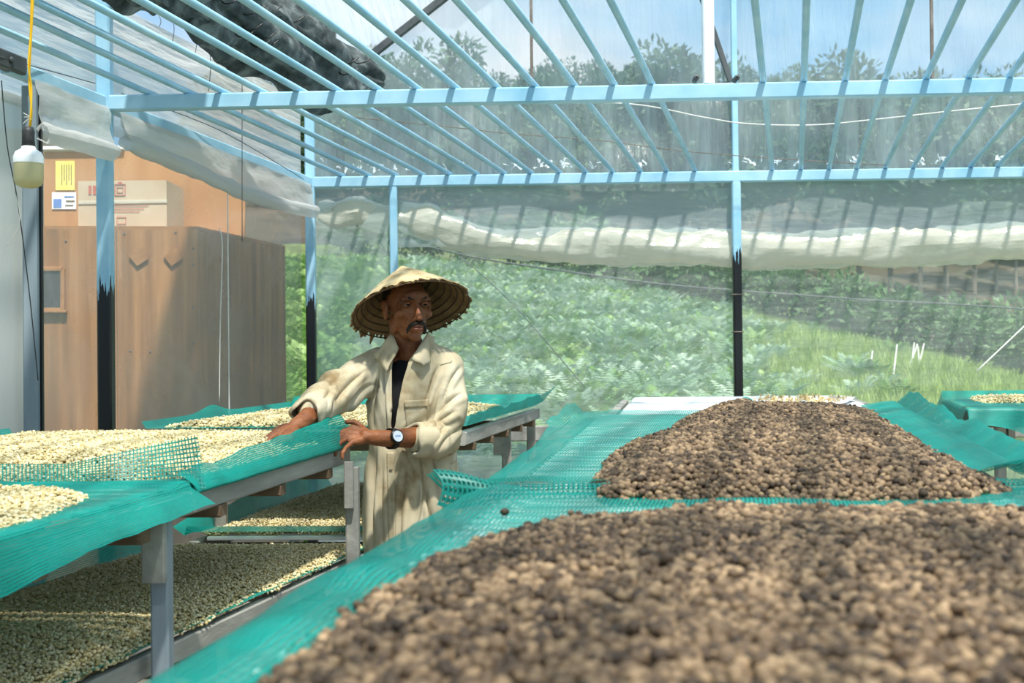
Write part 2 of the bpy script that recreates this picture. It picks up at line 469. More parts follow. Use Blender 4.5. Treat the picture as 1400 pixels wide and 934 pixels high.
TUBE = 0.064
ceiling = empty('ceiling'); tag(ceiling, 'open ceiling grid of thin light blue steel rods on two blue beams', None, kind='structure')
MB().bar(A_B - V((0.02, 0, 0)), NB(3.45), 0.05, TUBE).build('cross_beam', M['blue'], ceiling)
MB().bar(B_B - V((0.02, 0, 0)), FB(3.92), 0.05, TUBE).build('cross_beam', M['blue'], ceiling)
near_px = [205, 259, 306, 358, 412, 462, 518, 572, 625, 681, 734, 788, 843, 895, 1048, 1104, 1161, 1216, 1272, 1330, 1386, 1441, 1497, 1553]
far_px = [469, 505, 542, 579, 616, 653, 691, 728, 767, 803, 840, 878, 914, 953, 1059, 1098.5, 1137, 1175, 1214, 1252, 1292, 1331, 1368, 1407]
def on_beam(fn, px, Y0):
    X = (px - 700) / FPX * Y0
    for _ in range(3):
        X = (px - 700) / FPX * fn(X).y
    return fn(X) + V((0, 0, TUBE / 2 + 0.012))
for a, b in zip(near_px, far_px):
    p = on_beam(NB, a, 4.94); q = on_beam(FB, b, 7.15)
    d = (p - q) / (q.y - p.y)
    e = p + d * (p.y + 1.0)
    MB().tube([q - d * 0.05, p, e], 0.0135, 8).build('ceiling_rod', M['blue'], ceiling, smooth=True)
for px in (920, 1012):                # pipe ends resting on the near beam
    pass

# truss standing on the near beam
truss = empty('roof_truss', NB(1.0)); tag(truss, 'roof truss with a white king post and thin rusty uprights on blue beam', None, kind='structure')
def near_px_pt(px, py): return PY(px, py, NB((px - 700) / FPX * 4.9).y)
def upright(px, w, mat, name):
    X = (px - 700) / FPX * NB((px - 700) / FPX * 4.9).y
    p = NB(X); p.z += TUBE / 2
    top = roof_z(X - LWX(p.y)) - 0.06
    MB().bar(p, (p.x, p.y, top), w, w, up=(0, 1, 0)).build(name, mat, truss)
upright(973, 0.046, M['white_paint'], 'king_post')
upright(731, 0.012, M['rust'], 'upright_rod')
upright(1280, 0.012, M['rust'], 'upright_rod')
p, q = near_px_pt(1001, 108) + V((0, .04, 0)), near_px_pt(958, -18) + V((0, .04, 0))
q = p + (q - p) * 5.0
MB().bar(p, q, 0.022, 0.022).build('strut', M['dark_steel'], truss)
for px in (951, 1006):
    c = near_px_pt(px, 108)
    MB().lathe(c, [(0.004, -.03), (0.011, -.03), (0.011, .03), (0.004, .03)], 12, Matrix.Rotation(math.pi / 2, 3, 'X')).build('pipe_end', M['dark_steel'], truss, True)
pl = NB(LWX(5.04)); zt = roof_z(0) - .05
rid = V((LWX(4.9) + RIDGE_OFF, 4.9, RIDGE_Z - .05)); rr = V((LWX(4.75) + ROOM_W, 4.75, zt))
MB().bar((pl.x, pl.y, zt), rid, 0.05, 0.05).build('rafter', M['blue'], truss)
MB().bar(rid, rr, 0.05, 0.05).build('rafter', M['blue'], truss)

# ------------------------------------------------------------------ floor and ground
floor = MB().add([(-2.6, -2.0, 0), (4.4, -2.0, 0), (4.4, 7.5, 0), (-2.6, 7.5, 0)], [(0, 1, 2, 3)]).build('floor', M['concrete'])
tag(floor, 'packed grey floor under the drying tables', None, kind='structure')

GX = [-40, -2.5, 1.6, 4.7, 6.0, 7.2, 12, 60]; GG = [0.17, 0.16, 0.138, 0.11, 0.083, 0.055, 0.01, 0.0]
def ground_z(x, y):
    g = np.interp(x * min(1.0, 24.0 / max(y, 12.0)), GX, GG)
    near = 0.30 + (y - 8) * g
    hill = 1.2 + 0.252 * (y - 41) + 0.03 * (y - 41) * math.sin(x * 0.09 + 0.5)
    z = max(near, hill) + 0.25 * math.exp(-((near - hill) / 1.2) ** 2)
    k = min(1, max(0, (y - 7.55) / 0.9)); k = k * k * (3 - 2 * k)
    z = -0.06 * (1 - k) + z * k
    return z + k * (0.10 * fbm(x * 0.5, y * 0.5) + (0.6 * fbm(x * 0.07, y * 0.07) if y > 35 else 0))
xs = np.concatenate([np.linspace(-60, -12, 17), np.linspace(-11, 16, 55), np.linspace(18, 80, 22)])
ys = np.concatenate([np.linspace(-6, 7.4, 6), np.linspace(7.7, 34, 60), np.linspace(35, 130, 40)])
P = [[(x, y, ground_z(x, y)) for x in xs] for y in ys]
near_rows = [r for r in P if r[0][1] < 36]; far_rows = [r for r in P if r[0][1] >= 33.8]
g1 = sheet('meadow_ground', near_rows, M['soil']); tag(g1, 'grassy slope rising outside the far wall of the greenhouse', None, kind='structure')
g2 = sheet('forest_hill', far_rows, M['forest_soil']); tag(g2, 'steep brown forest hillside above the meadow', None, kind='structure')

# ------------------------------------------------------------------ walls and roof
def wall_grid(p0, p1, z0, z1, n, m, amp, nrm, seed=0.0, freq=1.2):
    p0, p1 = V(p0), V(p1); nrm = V(nrm).normalized(); rows = []
    for j in range(m + 1):
        row = []
        for i in range(n + 1):
            t = i / n; p = p0.lerp(p1, t)
            za = z0(t) if callable(z0) else z0
            zb = z1(t) if callable(z1) else z1
            z = za + (zb - za) * j / m
            edge = min(1, 6 * min(t, 1 - t)) * min(1, 6 * min(j / m, 1 - j / m) + .2)
            k = amp * edge * fbm(p.x * freq + seed, p.y * freq, z * freq * 0.6 + seed)
            row.append((p.x + nrm.x * k, p.y + nrm.y * k, z))
        rows.append(row)
    return rows

def roll(name, pts, rad, mat, parent, n=16, wr=0.25, seed=0.0, steps=60, lf=9.0, af=1.3):
    """rolled-up sheet: a lumpy tube along a sagging line"""
    pts = [V(p) for p in pts]
    L = [0]
    for a, b in zip(pts, pts[1:]): L.append(L[-1] + (b - a).length)
    rows = []
    for i in range(steps + 1):
        l = L[-1] * i / steps
        k = max(j for j in range(len(L) - 1) if L[j] <= l + 1e-9)
        t = (l - L[k]) / (L[k + 1] - L[k])
        # smooth interpolation through the control points
        pm = pts[max(k - 1, 0)]; p0 = pts[k]; p1 = pts[k + 1]; p2 = pts[min(k + 2, len(pts) - 1)]
        c = 0.5 * ((2 * p0) + (p1 - pm) * t + (2 * pm - 5 * p0 + 4 * p1 - p2) * t * t + (3 * p0 - pm - 3 * p1 + p2) * t ** 3)
        d = (p1 - p0).normalized(); a = d.cross(V((0, 0, 1))).normalized(); b = a.cross(d)
        r = rad[k] * (1 - t) + rad[k + 1] * t if hasattr(rad, '__len__') else rad
        row = []
        for q in range(n + 1):
            th = 2 * math.pi * (q % n) / n
            ct, st = math.cos(th), math.sin(th)
            rr = r * (1 + wr * fbm(l * lf + seed, ct * af, st * af + seed) + wr * 0.5 * math.sin(3 * th + l * 7 + seed))
            row.append(c + (a * ct * 0.8 + b * st) * rr)
        rows.append(row)
    return sheet(name, rows, mat, parent)

LN = V((1, -0.23, 0)).normalized()      # normal of the left wall, into the room
FN = V((0.057, 1, 0)).normalized()      # normal of the far wall, outwards
def lw(Y, off=0.0): return V((LWX(Y), Y, 0)) - LN * off
def fw(X, off=0.0):
    p = FB(X); return V((p.x, p.y, 0)) + FN * off

# left wall -----------------------------------------------------------------
wl_ = empty('wall_left'); tag(wl_, 'left greenhouse wall of milky plastic film on blue and grey posts', None, kind='structure')
def post(p, z0, z1, w, mat, parent, d=None):
    return MB().bar((p[0], p[1], z0), (p[0], p[1], z1), w, d or w, up=(0, 1, 0)).build('post', mat, parent)
post(A_B, 0, EAVE, 0.060, two_tone('post_paint_a', 1.60), wl_)
post(B_B, 0, EAVE, 0.056, two_tone('post_paint_b', 1.64), wl_)
pg = lw(4.55)
post(pg, 0, 2.33, 0.055, M['grey_steel'], wl_)
e_ = pg + V((0.03, 0.01, 0)); MB().bar((e_.x, e_.y, 0), (e_.x, e_.y, 2.3), 0.012, 0.02, up=(0, 1, 0)).build('rubber_seal', M['black_paint'], wl_)
dAB = (B_B - A_B)
sideb = lambda Y: A_B + dAB * ((Y - A_B.y) / dAB.y)
MB().bar(sideb(4.40), sideb(5.02), 0.045, 0.055).build('side_beam', M['blue'], wl_)
MB().bar(sideb(5.06), sideb(7.19), 0.045, 0.055).build('side_beam', M['blue'], wl_)
MB().bar(sideb(1.0) + V((.02, 0, .01)), sideb(4.46) + V((.02, 0, .01)), 0.05, 0.065).build('channel_rail', M['dark_steel'], wl_)
c = sideb(4.36) + V((.05, 0, .01)); MB().ellipsoid(c, (.008, .012, .012)).build('bolt', M['dark_steel'], wl_, True)
sheet('plastic_sheet', wall_grid(lw(4.57, .05), lw(7.18, .05), 0.0, 2.30, 44, 30, .05, LN), M['film_side'], wl_)
sheet('plastic_sheet', wall_grid(lw(1.0, .05), lw(7.18, .05), 2.26, EAVE, 50, 10, .05, LN, 4.0), M['film_side_top'], wl_)
sheet('plastic_sheet', wall_grid(lw(0.8, .05), lw(4.57, .05), 0.0, 2.30, 30, 20, .03, LN, 8.0), M['film_grey'], wl_)
# flap of film rolled up under the side beam
for ya, yb, dr in ((4.52, 5.0, .21), (5.09, 7.12, .15)):
    n = 30; rows = []
    for j in range(7):
        row = []
        for i in range(n + 1):
            Y = ya + (yb - ya) * i / n; s = sideb(Y)
            k = j / 6
            row.append((s.x + .035 + .02 * k + .018 * fbm(Y * 5, k * 3, ya), s.y, s.z - .02 - k * (dr + .03 * math.sin(Y * 2.2))))
        rows.append(row)
    sheet('plastic_flap', rows, M['film_roll_grey'], wl_)
    pts = []
    for i in range(8):
        Y = ya + (yb - ya) * i / 7; s = sideb(Y)
        pts.append((s.x + .06, s.y, s.z - .03 - dr - .03 * math.sin(Y * 2.2)))
    roll('plastic_roll', pts, 0.036, M['film_roll_grey'], wl_, 14, .22, ya, 40)

# far wall ------------------------------------------------------------------
wf = empty('wall_far'); tag(wf, 'far greenhouse wall of hazy plastic film with a rolled curtain and blue posts', None, kind='structure')
XL, XR = B_B.x, B_B.x + ROOM_W
p539 = fw((539 - 700) / FPX * 7.15); post(p539, 0, B_B.z, 0.046, M['blue'], wf)
XC = (1010 - 700) / FPX * 7.08
pc = fw(XC, 0.0)
post(pc, 0, FB(XC).z + .02, 0.050, two_tone('post_paint_c', 1.885), wf)
post(pc + FN * .01, FB(XC).z + .02, RIDGE_Z - .05, 0.034, M['blue'], wf)
post(fw(XR), 0, EAVE, 0.056, two_tone('post_paint_d', 1.75), wf)
for z in (1.42, 1.64):               # wire ties on the black post
    MB().lathe((pc.x, pc.y, z), [(0.036, -.003), (0.038, 0), (0.036, .003)], 12).build('wire_tie', M['rust'], wf)
MB().bar(fw(XL, .02) + V((0, 0, EAVE - .02)), fw(XL + RIDGE_OFF, .02) + V((0, 0, RIDGE_Z - .02)), 0.04, 0.045).build('rafter', M['dark_steel'], wf)
MB().bar(fw(XL + RIDGE_OFF, .02) + V((0, 0, RIDGE_Z - .02)), fw(XR, .02) + V((0, 0, EAVE - .02)), 0.04, 0.045).build('rafter', M['dark_steel'], wf)
z_r = 0.83
MB().bar(fw(XL, .03) + V((0, 0, z_r)), fw(XR, .03) + V((0, 0, z_r)), 0.05, 0.09).build('low_rail', M['grey_wood'], wf)
g0, g1_ = fw(XL, .05), fw(XR, .05)
dx_of = lambda t: ROOM_W * t
sheet('gable_film', wall_grid(g0, g1_, FB(XL).z - .02, lambda t: roof_z(dx_of(t)), 100, 34, .09, FN, 2.0, 2.2), M['film_gable'], wf)
zb = FB(1.0).z
X5 = p539.x
sheet('plastic_sheet', wall_grid(fw(XL, .05), fw(X5, .05), 0.0, zb, 16, 40, .05, FN, 5.0, 2.0), M['film_far'], wf)
sheet('plastic_sheet', wall_grid(fw(X5, .05), g1_, 1.95, zb, 60, 8, .04, FN, 6.0), M['film_far'], wf)
sheet('screen_sheet', wall_grid(fw(X5, .07), fw(XR, .07), z_r, 2.0, 50, 12, .02, FN, 7.0), M['film_clear'], wf)
sheet('skirt_sheet', wall_grid(fw(X5, .05), g1_, 0.0, z_r - .03, 40, 6, .03, FN, 9.0), M['film_far'], wf)
rp = [(547, 296, 18), (585, 306, 24), (640, 324, 22), (700, 334, 20), (770, 337, 24), (850, 337, 26), (930, 339, 26), (1015, 341, 25), (1110, 342, 25), (1200, 339, 26), (1300, 335, 25), (1400, 330, 25), (1560, 322, 24)]
pts = []; rad = []
for px, py, r in rp:
    q = PY(px, py, FB((px - 700) / FPX * 7.1).y + .10); pts.append(q); rad.append(r * 7.2 / FPX)
roll('plastic_roll', pts, rad, M['film_roll'], wf, 18, .20, 3.0, 110)
pts = [PY(px, py, 7.30) for px, py in ((432, 288), (455, 297), (490, 292), (532, 297))]
roll('plastic_roll', pts, [.06, .085, .09, .075], M['film_roll'], wf, 16, .3, 9.0, 30)

# right wall and roof ---------------------------------------------------------
wr_ = empty('wall_right'); tag(wr_, 'right greenhouse wall of clear plastic film on a painted post', None, kind='structure')
rw = lambda Y: V((LWX(Y) + ROOM_W, Y, 0))
sheet('plastic_sheet', wall_grid(rw(0.5), rw(6.9), 0.0, EAVE, 40, 16, .04, LN, 12.0), M['film_clear'], wr_)
post(rw(4.76), 0, EAVE, 0.06, two_tone('post_paint_e', 1.6), wr_)
roof = empty('roof'); tag(roof, 'translucent plastic film roof of the greenhouse', None, kind='structure')
for side in (0, 1):
    rows = []
    for j in range(13):
        k = j / 12; row = []
        for i in range(41):
            Y = -1.5 + (7.26 + 1.5) * i / 40
            dx = RIDGE_OFF * k if side == 0 else RIDGE_OFF + (ROOM_W - RIDGE_OFF) * k
            row.append((LWX(Y) + dx, Y - .057 * dx, roof_z(dx) + .02 + .03 * math.sin(k * 3.14) * fbm(Y * 2, k * 3, side * 5)))
        rows.append(row)
    sheet('plastic_sheet', rows, M['film_roof'], roof)
for Y in (2.6, 0.2):
    a = V((LWX(Y), Y, EAVE - .03)); b = V((LWX(Y) + RIDGE_OFF, Y - .14, RIDGE_Z - .03)); c = V((LWX(Y) + ROOM_W, Y - .29, EAVE - .03))
    MB().bar(a, b, .05, .05).build('rafter', M['blue'], roof); MB().bar(b, c, .05, .05).build('rafter', M['blue'], roof)

# shredded film along the far beam
mb = MB()
for k in range(110):
    cl = random.choice([(445, 60), (480, 25), (512, 16), (545, 14), (618, 10), (700, 18), (742, 20), (775, 14), (810, 20), (880, 12), (1020, 30), (1060, 14), (1088, 10), (1130, 16), (1172, 12), (1255, 12), (1290, 14), (1370, 10)])
    px = cl[0] + random.gauss(0, cl[1] * .4); py = (243 - (px - 424) * .014) - 9 - abs(random.gauss(0, 6))
    c = PY(px, py, FB((px - 700) / FPX * 7.1).y + random.uniform(-.02, .03))
    a = V((random.gauss(0, 1), random.gauss(0, .4), random.gauss(0, 1))).normalized() * random.uniform(.008, .024)
    b = V((random.gauss(0, 1), random.gauss(0, .4), random.gauss(0, 1))).normalized() * random.uniform(.004, .010)
    m_ = V((0, .006, .004))
    mb.add([c - a - b, c - b + m_, c + a - b, c - a + b, c + b * .6 + m_, c + a + b], [(0, 1, 4, 3), (1, 2, 5, 4)])
o = mb.build('film_shreds', M['shred'], wf); o['kind'] = 'stuff'; o['label'] = 'white shreds of torn plastic film along the far blue beam'

# wires and strings -----------------------------------------------------------
def wire(name, pts, r, mat, label, cat, parent=None):
    P_ = [V(p) for p in pts]; out = []
    for k in range(len(P_) - 1):
        pm, p0, p1, p2 = P_[max(k - 1, 0)], P_[k], P_[k + 1], P_[min(k + 2, len(P_) - 1)]
        for t in [i / 6 for i in range(6)]:
            out.append(0.5 * ((2 * p0) + (p1 - pm) * t + (2 * pm - 5 * p0 + 4 * p1 - p2) * t * t + (3 * p0 - pm - 3 * p1 + p2) * t ** 3))
    out.append(P_[-1])
    o = MB().tube(out, r, 6).build(name, mat, parent, True)
    if label: tag(o, label, cat)
    return o
wire('string', [PY(x, y, 6.7) for x, y in ((560, 120), (700, 138), (860, 142), (960, 160), (1020, 169), (1110, 171), (1200, 163), (1300, 152), (1420, 140))], .0035, M['string'], 'pale sagging string strung below the near beam across the greenhouse', 'string')
wire('string', [PY(x, y, 6.95) for x, y in ((478, 160), (600, 172), (700, 183), (820, 192), (920, 205), (1050, 216), (1215, 226))], .0025, M['rust'], 'thin grey string running slanting down behind the ceiling rods', 'string')
wire('string', [lw(6.02, -.06) + V((0, 0, z)) for z in (2.15, 1.7, 1.2, .9)], .003, M['string'], 'pale cord hanging straight down the left film wall', 'string')
wire('string', [PY(300, 312, 5.85), PY(304, 340, 5.85), PY(301, 450, 5.85), PY(300, 550, 5.85)], .0025, M['string'], 'pale cord kinked at the top hanging by the plywood cabinet corner', 'string')
wire('string', [PY(331, y, 5.9) for y in (95, 180, 240, 300, 330)], .0018, M['wire_dark'], 'thin dark thread hanging down from the black net bundle', 'string')
wire('wire', [PY(0, 78, 4.3), PY(130, 114, 4.98)], .002, M['wire_dark'], 'thin dark wire stretched above the blue side beam to the post', 'wire')
wire('wire', [PY(166, 128, 5.2), PY(300, 178, 5.95), PY(415, 245, 7.0)], .002, M['wire_dark'], 'thin dark wire stretched along the left wall beside the blue side beam', 'wire')
wire('wire', [PY(2, 110, 4.0), PY(10, 200, 4.0), PY(24, 275, 4.0), PY(40, 400, 4.1), PY(52, 520, 4.2)], .002, M['wire_dark'], 'thin dark wire hanging down past the grey post', 'wire')
wire('string', [PY(20, 262, 3.5), PY(27, 290, 3.5), PY(24, 312, 3.5), PY(10, 336, 3.5)], .0016, M['string'], 'loose white thread curling down beside the lamp bulb', 'string')
for k, (x, y0, y1) in enumerate(((218, 22, 38), (236, 20, 62), (268, 30, 72), (286, 55, 125))):
    wire('thread', [PY(x, y0, 5.6), PY(x + 2, (y0 + y1) / 2, 5.6), PY(x - 1, y1, 5.6)], .0016, M['wire_dark'], 'short dark thread dangling from the edge of the black net bundle', 'thread')['group'] = 'threads under the net bundle'

# black shade net bundle under the roof ---------------------------------------
rows = []
ctrl = [((-60, -190), 3.3, .20), ((150, -80), 4.2, .18), ((250, -30), 5.0, .17), ((330, 25), 5.5, .185), ((395, 68), 5.9, .20), ((445, 100), 6.3, .17), ((490, 104), 6.6, .10), ((522, 112), 6.8, .03)]  # first two points carry the bundle out of view, added to shade the left
nb_ = roll('shade_net_bundle', [PY(*c[0], c[1]) for c in ctrl], [c[2] for c in ctrl], M['net_black'], None, 64, .42, 5.0, 150, 2.2, 2.6)
tag(nb_, 'bunched black shade net slung under the roof along left side', 'shade net')
for k in range(16):
    u = random.uniform(0, 1); px = 300 + 190 * u; py = 15 + 85 * u + random.uniform(-30, 25)
    Y = 5.25 + 1.2 * u - .12
    p = [PY(px, py, Y), PY(px + 6, py + 6, Y - .02), PY(px + 18, py + 4, Y - .02), PY(px + 28, py - 3, Y)]
    wire('cord_loop', p, .0035, M['black_paint'], None, None, nb_)

# lamp --------------------------------------------------------------------------
YL = 3.5; sc_ = YL / FPX
lc = PY(39, 224, YL)
lamp = empty('hanging_lamp', lc); tag(lamp, 'white bulb lamp hanging on a yellow wire beside the grey post', 'lamp')
MB().lathe(lc, [(.001, 27 * sc_), (8 * sc_, 26 * sc_), (10 * sc_, 20 * sc_), (17 * sc_, 16 * sc_), (20 * sc_, 9 * sc_), (20 * sc_, 0)], 28).build('bulb_housing', M['bulb_white'], lamp, True)
MB().lathe(lc, [(19.6 * sc_, 0), (19.4 * sc_, -22 * sc_), (17 * sc_, -29 * sc_), (10 * sc_, -32.5 * sc_), (.001, -33.5 * sc_)], 28).build('bulb_diffuser', M['bulb_glow'], lamp, True)
MB().lathe(lc, [(.001, 50 * sc_), (7 * sc_, 50 * sc_), (8.5 * sc_, 44 * sc_), (8 * sc_, 36 * sc_), (9 * sc_, 24 * sc_), (.001, 24 * sc_)], 16).build('taped_socket', M['tape'], lamp, True)
def lamp_wire(pts, r):
    return wire('wire', pts, r, M['wire_yellow'], None, None, lamp)
lamp_wire([PY(41, 176, YL), PY(43, 150, YL), PY(40, 110, YL), PY(42, 60, YL), PY(45, 0, YL), PY(46, -60, YL)], .0035)
lamp_wire([PY(40, 176, YL), PY(42, 155, YL - .01), PY(43, 120, YL), PY(39, 90, YL - .01), PY(42, 40, YL), PY(44, -60, YL)], .003)
kn = MB()
for k in range(7):
    a = PY(42, 160, YL); b = PY(42 + random.uniform(-14, 8), 160 + random.uniform(-8, 12), YL + random.uniform(-.02, .02))
    kn.tube([a, b], .0012, 5)
kn.build('tie_string', M['string'], lamp)

# ------------------------------------------------------------------ plywood cabinet outside the left wall
FLc, FRc, BRc = PY(-40, 312, 6.15), PY(270, 310, 6.30), PY(390, 337, 7.45)
zt = 1.97
cab = empty('plywood_cabinet', (FRc.x, FRc.y, 0)); tag(cab, 'tall brown plywood cabinet standing behind the left film wall', 'cabinet')
def panel(a, b, z0, z1, th, name, mat, parent, off=0.0):
    a, b = V((a[0], a[1], 0)), V((b[0], b[1], 0)); d = (b - a).normalized(); n = V((d.y, -d.x, 0))
    a = a + n * off; b = b + n * off
    m = MB(); vs = []
    for p in (a, b):
        for w in (0, -th):
            for z in (z0, z1):
                vs.append(p + n * w + V((0, 0, z)))
    m.add(vs, [(0, 1, 5, 4), (2, 6, 7, 3), (0, 2, 3, 1), (4, 5, 7, 6), (1, 3, 7, 5), (0, 4, 6, 2)])
    return m.build(name, mat, parent)
mid = FLc.lerp(FRc, (157 + 40) / 310)
panel(FLc, mid, 0, zt, .018, 'front_panel', M['ply'], cab)
panel(mid + (FRc - mid) * .006, FRc, 0, zt, .018, 'front_panel', M['ply'], cab)
panel(FRc, BRc, 0, zt - .001, .018, 'side_panel', M['ply'], cab, -.002)
BLc = FLc + (BRc - FRc)
m = MB(); vs = [V((p.x, p.y, z)) for z in (zt, zt + .018) for p in (FLc, FRc, BRc, BLc)]
m.add(vs, [(0, 1, 2, 3), (4, 7, 6, 5), (0, 4, 5, 1), (1, 5, 6, 2), (2, 6, 7, 3), (3, 7, 4, 0)]).build('top_panel', M['ply_frame'], cab)
fd = (FRc - FLc); fd.z = 0; fd.normalize(); fn = V((fd.y, -fd.x, 0))
def on_front(px, py, off=0.004):
    d = ray(px, py); o = V((0, 0, CAM_H)); p0 = V((FRc.x, FRc.y, 0)) + fn * off
    return o + d * ((p0 - o).dot(fn) / d.dot(fn))
for cx in (190, 237):
    c = on_front(cx, 351, .006)
    dm = MB(); q = [on_front(cx + a, 351 + b, .004) for a, b in ((-13, 0), (4, -12), (13, 3), (-2, 13))]
    dm.add(q + [p + fn * .01 for p in q], [(4, 5, 6, 7), (0, 1, 5, 4), (1, 2, 6, 5), (2, 3, 7, 6), (3, 0, 4, 7)]).build('diamond_patch', M['ply_frame'], cab)
wfz = [on_front(x, y) for x, y in ((57, 368), (86, 368), (86, 424), (57, 424))]
win = MB()
for a, b in ((0, 1), (1, 2), (2, 3), (3, 0)):
    win.bar(wfz[a], wfz[b], .022, .03, up=fn)
wo = win.build('window_frame', M['ply_frame'], cab)
MB().add([p + fn * .006 for p in wfz], [(0, 1, 2, 3)]).build('pane', M['dark_glass'], wo)
a, b = on_front(53, 426), on_front(92, 426); MB().bar(a, b, .05, .014).build('sill', M['ply_frame'], wo)
for cx, cy in ((90, 330), (170, 320), (240, 318), (264, 340), (264, 362), (264, 420), (264, 470), (265, 520), (178, 480), (230, 481), (205, 481)):
    MB().ellipsoid(on_front(cx, cy, .001), (.006, .004, .006), None, 8, 5).build('screw', M['dark_steel'], cab)
# plywood board and carton on top of the cabinet
bL, bR = PY(60, 300, 6.9), PY(335, 300, 6.9)
zt2 = 1.3 + (490.5 - 206) * 6.9 / FPX
board = empty('plywood_board', ((bL.x + bR.x) / 2, 6.9, zt + .018)); tag(board, 'orange plywood board with pinned papers standing on the cabinet', 'board')
panel(bL, bR, zt + .018, zt2, .02, 'panel', M['ply2'], board)
def at_board(px, py, off): return PY(px, py, 6.9 - off)
def poster(x0, y0, x1, y1, mat, name, off=.006, parent=board):
    q = [at_board(*p, off) for p in ((x0, y0), (x1, y0), (x1, y1), (x0, y1))]
    return MB().add(q + [p + V((0, .004, 0)) for p in q], [(0, 1, 2, 3), (4, 7, 6, 5), (0, 4, 5, 1), (1, 5, 6, 2), (2, 6, 7, 3), (3, 7, 4, 0)]).build(name, mat, parent)
py_ = poster(76, 220, 102, 260, M['paper_yellow'], 'yellow_paper')
for k in range(5): poster(84 + k * 3.2, 225, 85 + k * 3.2, 253 - (k % 2) * 6, M['ink_dark'], 'ink_line', .008, py_)
pw_ = poster(71, 263, 104, 286, M['paper_white'], 'white_paper')
poster(73, 272, 84, 284, M['ink_blue'], 'ink_mark', .008, pw_); poster(88, 268, 101, 270, M['ink_blue'], 'ink_mark', .008, pw_)
poster(90, 274, 102, 276, M['ink_dark'], 'ink_mark', .008, pw_); poster(89, 280, 100, 281.5, M['ink_dark'], 'ink_mark', .008, pw_)
MB().bar(at_board(60, 203, .01), at_board(170, 202, .01), .03, .02).build('white_edge', M['white_paint'], board)
ct = empty('carton', PY(168, 310, 6.6)); tag(ct, 'taped brown cardboard carton with red print on the cabinet', 'box')
x0, x1 = PY(107, 300, 6.45).x, PY(228, 300, 6.45).x; zc = 1.3 + (490 - 246) * 6.45 / FPX
cm = MB().box(((x0 + x1) / 2, 6.62, (zt + .018 + zc) / 2), (x1 - x0, .34, zc - zt - .018)).build('body', M['carton'], ct)
def on_carton(px, py, off=.003): return PY(px, py, 6.45 - off)
def cprint(x0, y0, x1, y1, w=.004):
    m = MB(); q = [on_carton(*p) for p in ((x0, y0), (x1, y0), (x1, y1), (x0, y1))]
    for i in range(4): m.bar(q[i], q[(i + 1) % 4], w, .002, up=(0, 1, 0))
    m.build('red_print', M['carton_red'], ct)
def cfill(x0, y0, x1, y1):
    q = [on_carton(*p) for p in ((x0, y0), (x1, y0), (x1, y1), (x0, y1))]
    MB().add(q, [(0, 1, 2, 3)]).build('red_print', M['carton_red'], ct)
cfill(121, 254, 125, 266); cfill(127, 254, 134, 266); cprint(157, 252, 171, 267); cprint(160, 256, 168, 263, .003); cfill(161, 249, 167, 252)
for k in range(3): cfill(150, 281 + k * 4, 203 - k * 6, 282 + k * 4)
cprint(160, 297, 172, 306, .003)
MB().bar(on_carton(107, 277, .004), on_carton(228, 275, .004), .018, .002, up=(0, 1, 0)).build('tape_strip', M['film_roll'], ct)

# ------------------------------------------------------------------ the man
M['skin'] = solid('skin', [(0.3, srgb(104, 58, 34)), (0.6, srgb(138, 84, 50)), (0.8, srgb(160, 102, 64))], 22, 0.5, bump=0.25, bscale=160, spec=0.35)
M['skin_dark'] = solid('lip_skin', [(0.3, srgb(110, 58, 46)), (0.7, srgb(136, 78, 62))], 40, 0.5)
M['hair'] = solid('dark_hair', [(0.3, srgb(18, 14, 12)), (0.7, srgb(46, 38, 32))], 60, 0.6, bump=0.6, bscale=300)
M['eye_white'] = solid('eye_white', [(0.3, srgb(104, 88, 74)), (0.7, srgb(128, 112, 96))], 10, 0.6)
M['iris'] = solid('dark_iris', [(0.3, srgb(12, 8, 6)), (0.7, srgb(22, 14, 10))], 10, 0.5, spec=0.1)
M['shirt'] = solid('worn_shirt', [(0.30, srgb(146, 124, 90)), (0.43, srgb(188, 174, 144)), (0.70, srgb(208, 199, 176))], 6, 0.85, bump=0.15, bscale=260, detail=7, spec=0.15)
M['shirt_seam'] = solid('shirt_hem', [(0.3, srgb(164, 148, 116)), (0.7, srgb(204, 193, 166))], 14, 0.85, bump=0.2, bscale=200, spec=0.15)
M['undershirt'] = solid('black_undershirt', [(0.3, srgb(12, 13, 17)), (0.7, srgb(22, 24, 30))], 20, 0.9)
M['trousers'] = solid('dark_trousers', [(0.3, srgb(30, 32, 40)), (0.7, srgb(48, 50, 58))], 9, 0.9)
M['shoe'] = solid('dark_rubber', [(0.3, srgb(34, 32, 30)), (0.7, srgb(58, 54, 50))], 12, 0.6)
M['watch_black'] = solid('watch_case', [(0.3, srgb(10, 10, 11)), (0.7, srgb(24, 24, 26))], 20, 0.35)
M['watch_dial'] = solid('watch_dial', [(0.3, srgb(206, 214, 222)), (0.7, srgb(226, 232, 238))], 10, 0.3)
M['straw'] = solid('palm_leaf_straw', [(0.25, srgb(150, 122, 84)), (0.5, srgb(206, 182, 136)), (0.75, srgb(236, 218, 178))], 16, 0.8, (1, 1, 1), 0.6, bscale=90, detail=6)
M['straw_dark'] = solid('hat_lining', [(0.3, srgb(112, 84, 50)), (0.7, srgb(160, 126, 82))], 18, 0.9, bump=0.5, bscale=80)
M['hoop'] = solid('bamboo_hoop', [(0.3, srgb(62, 40, 24)), (0.7, srgb(96, 66, 40))], 20, 0.7)

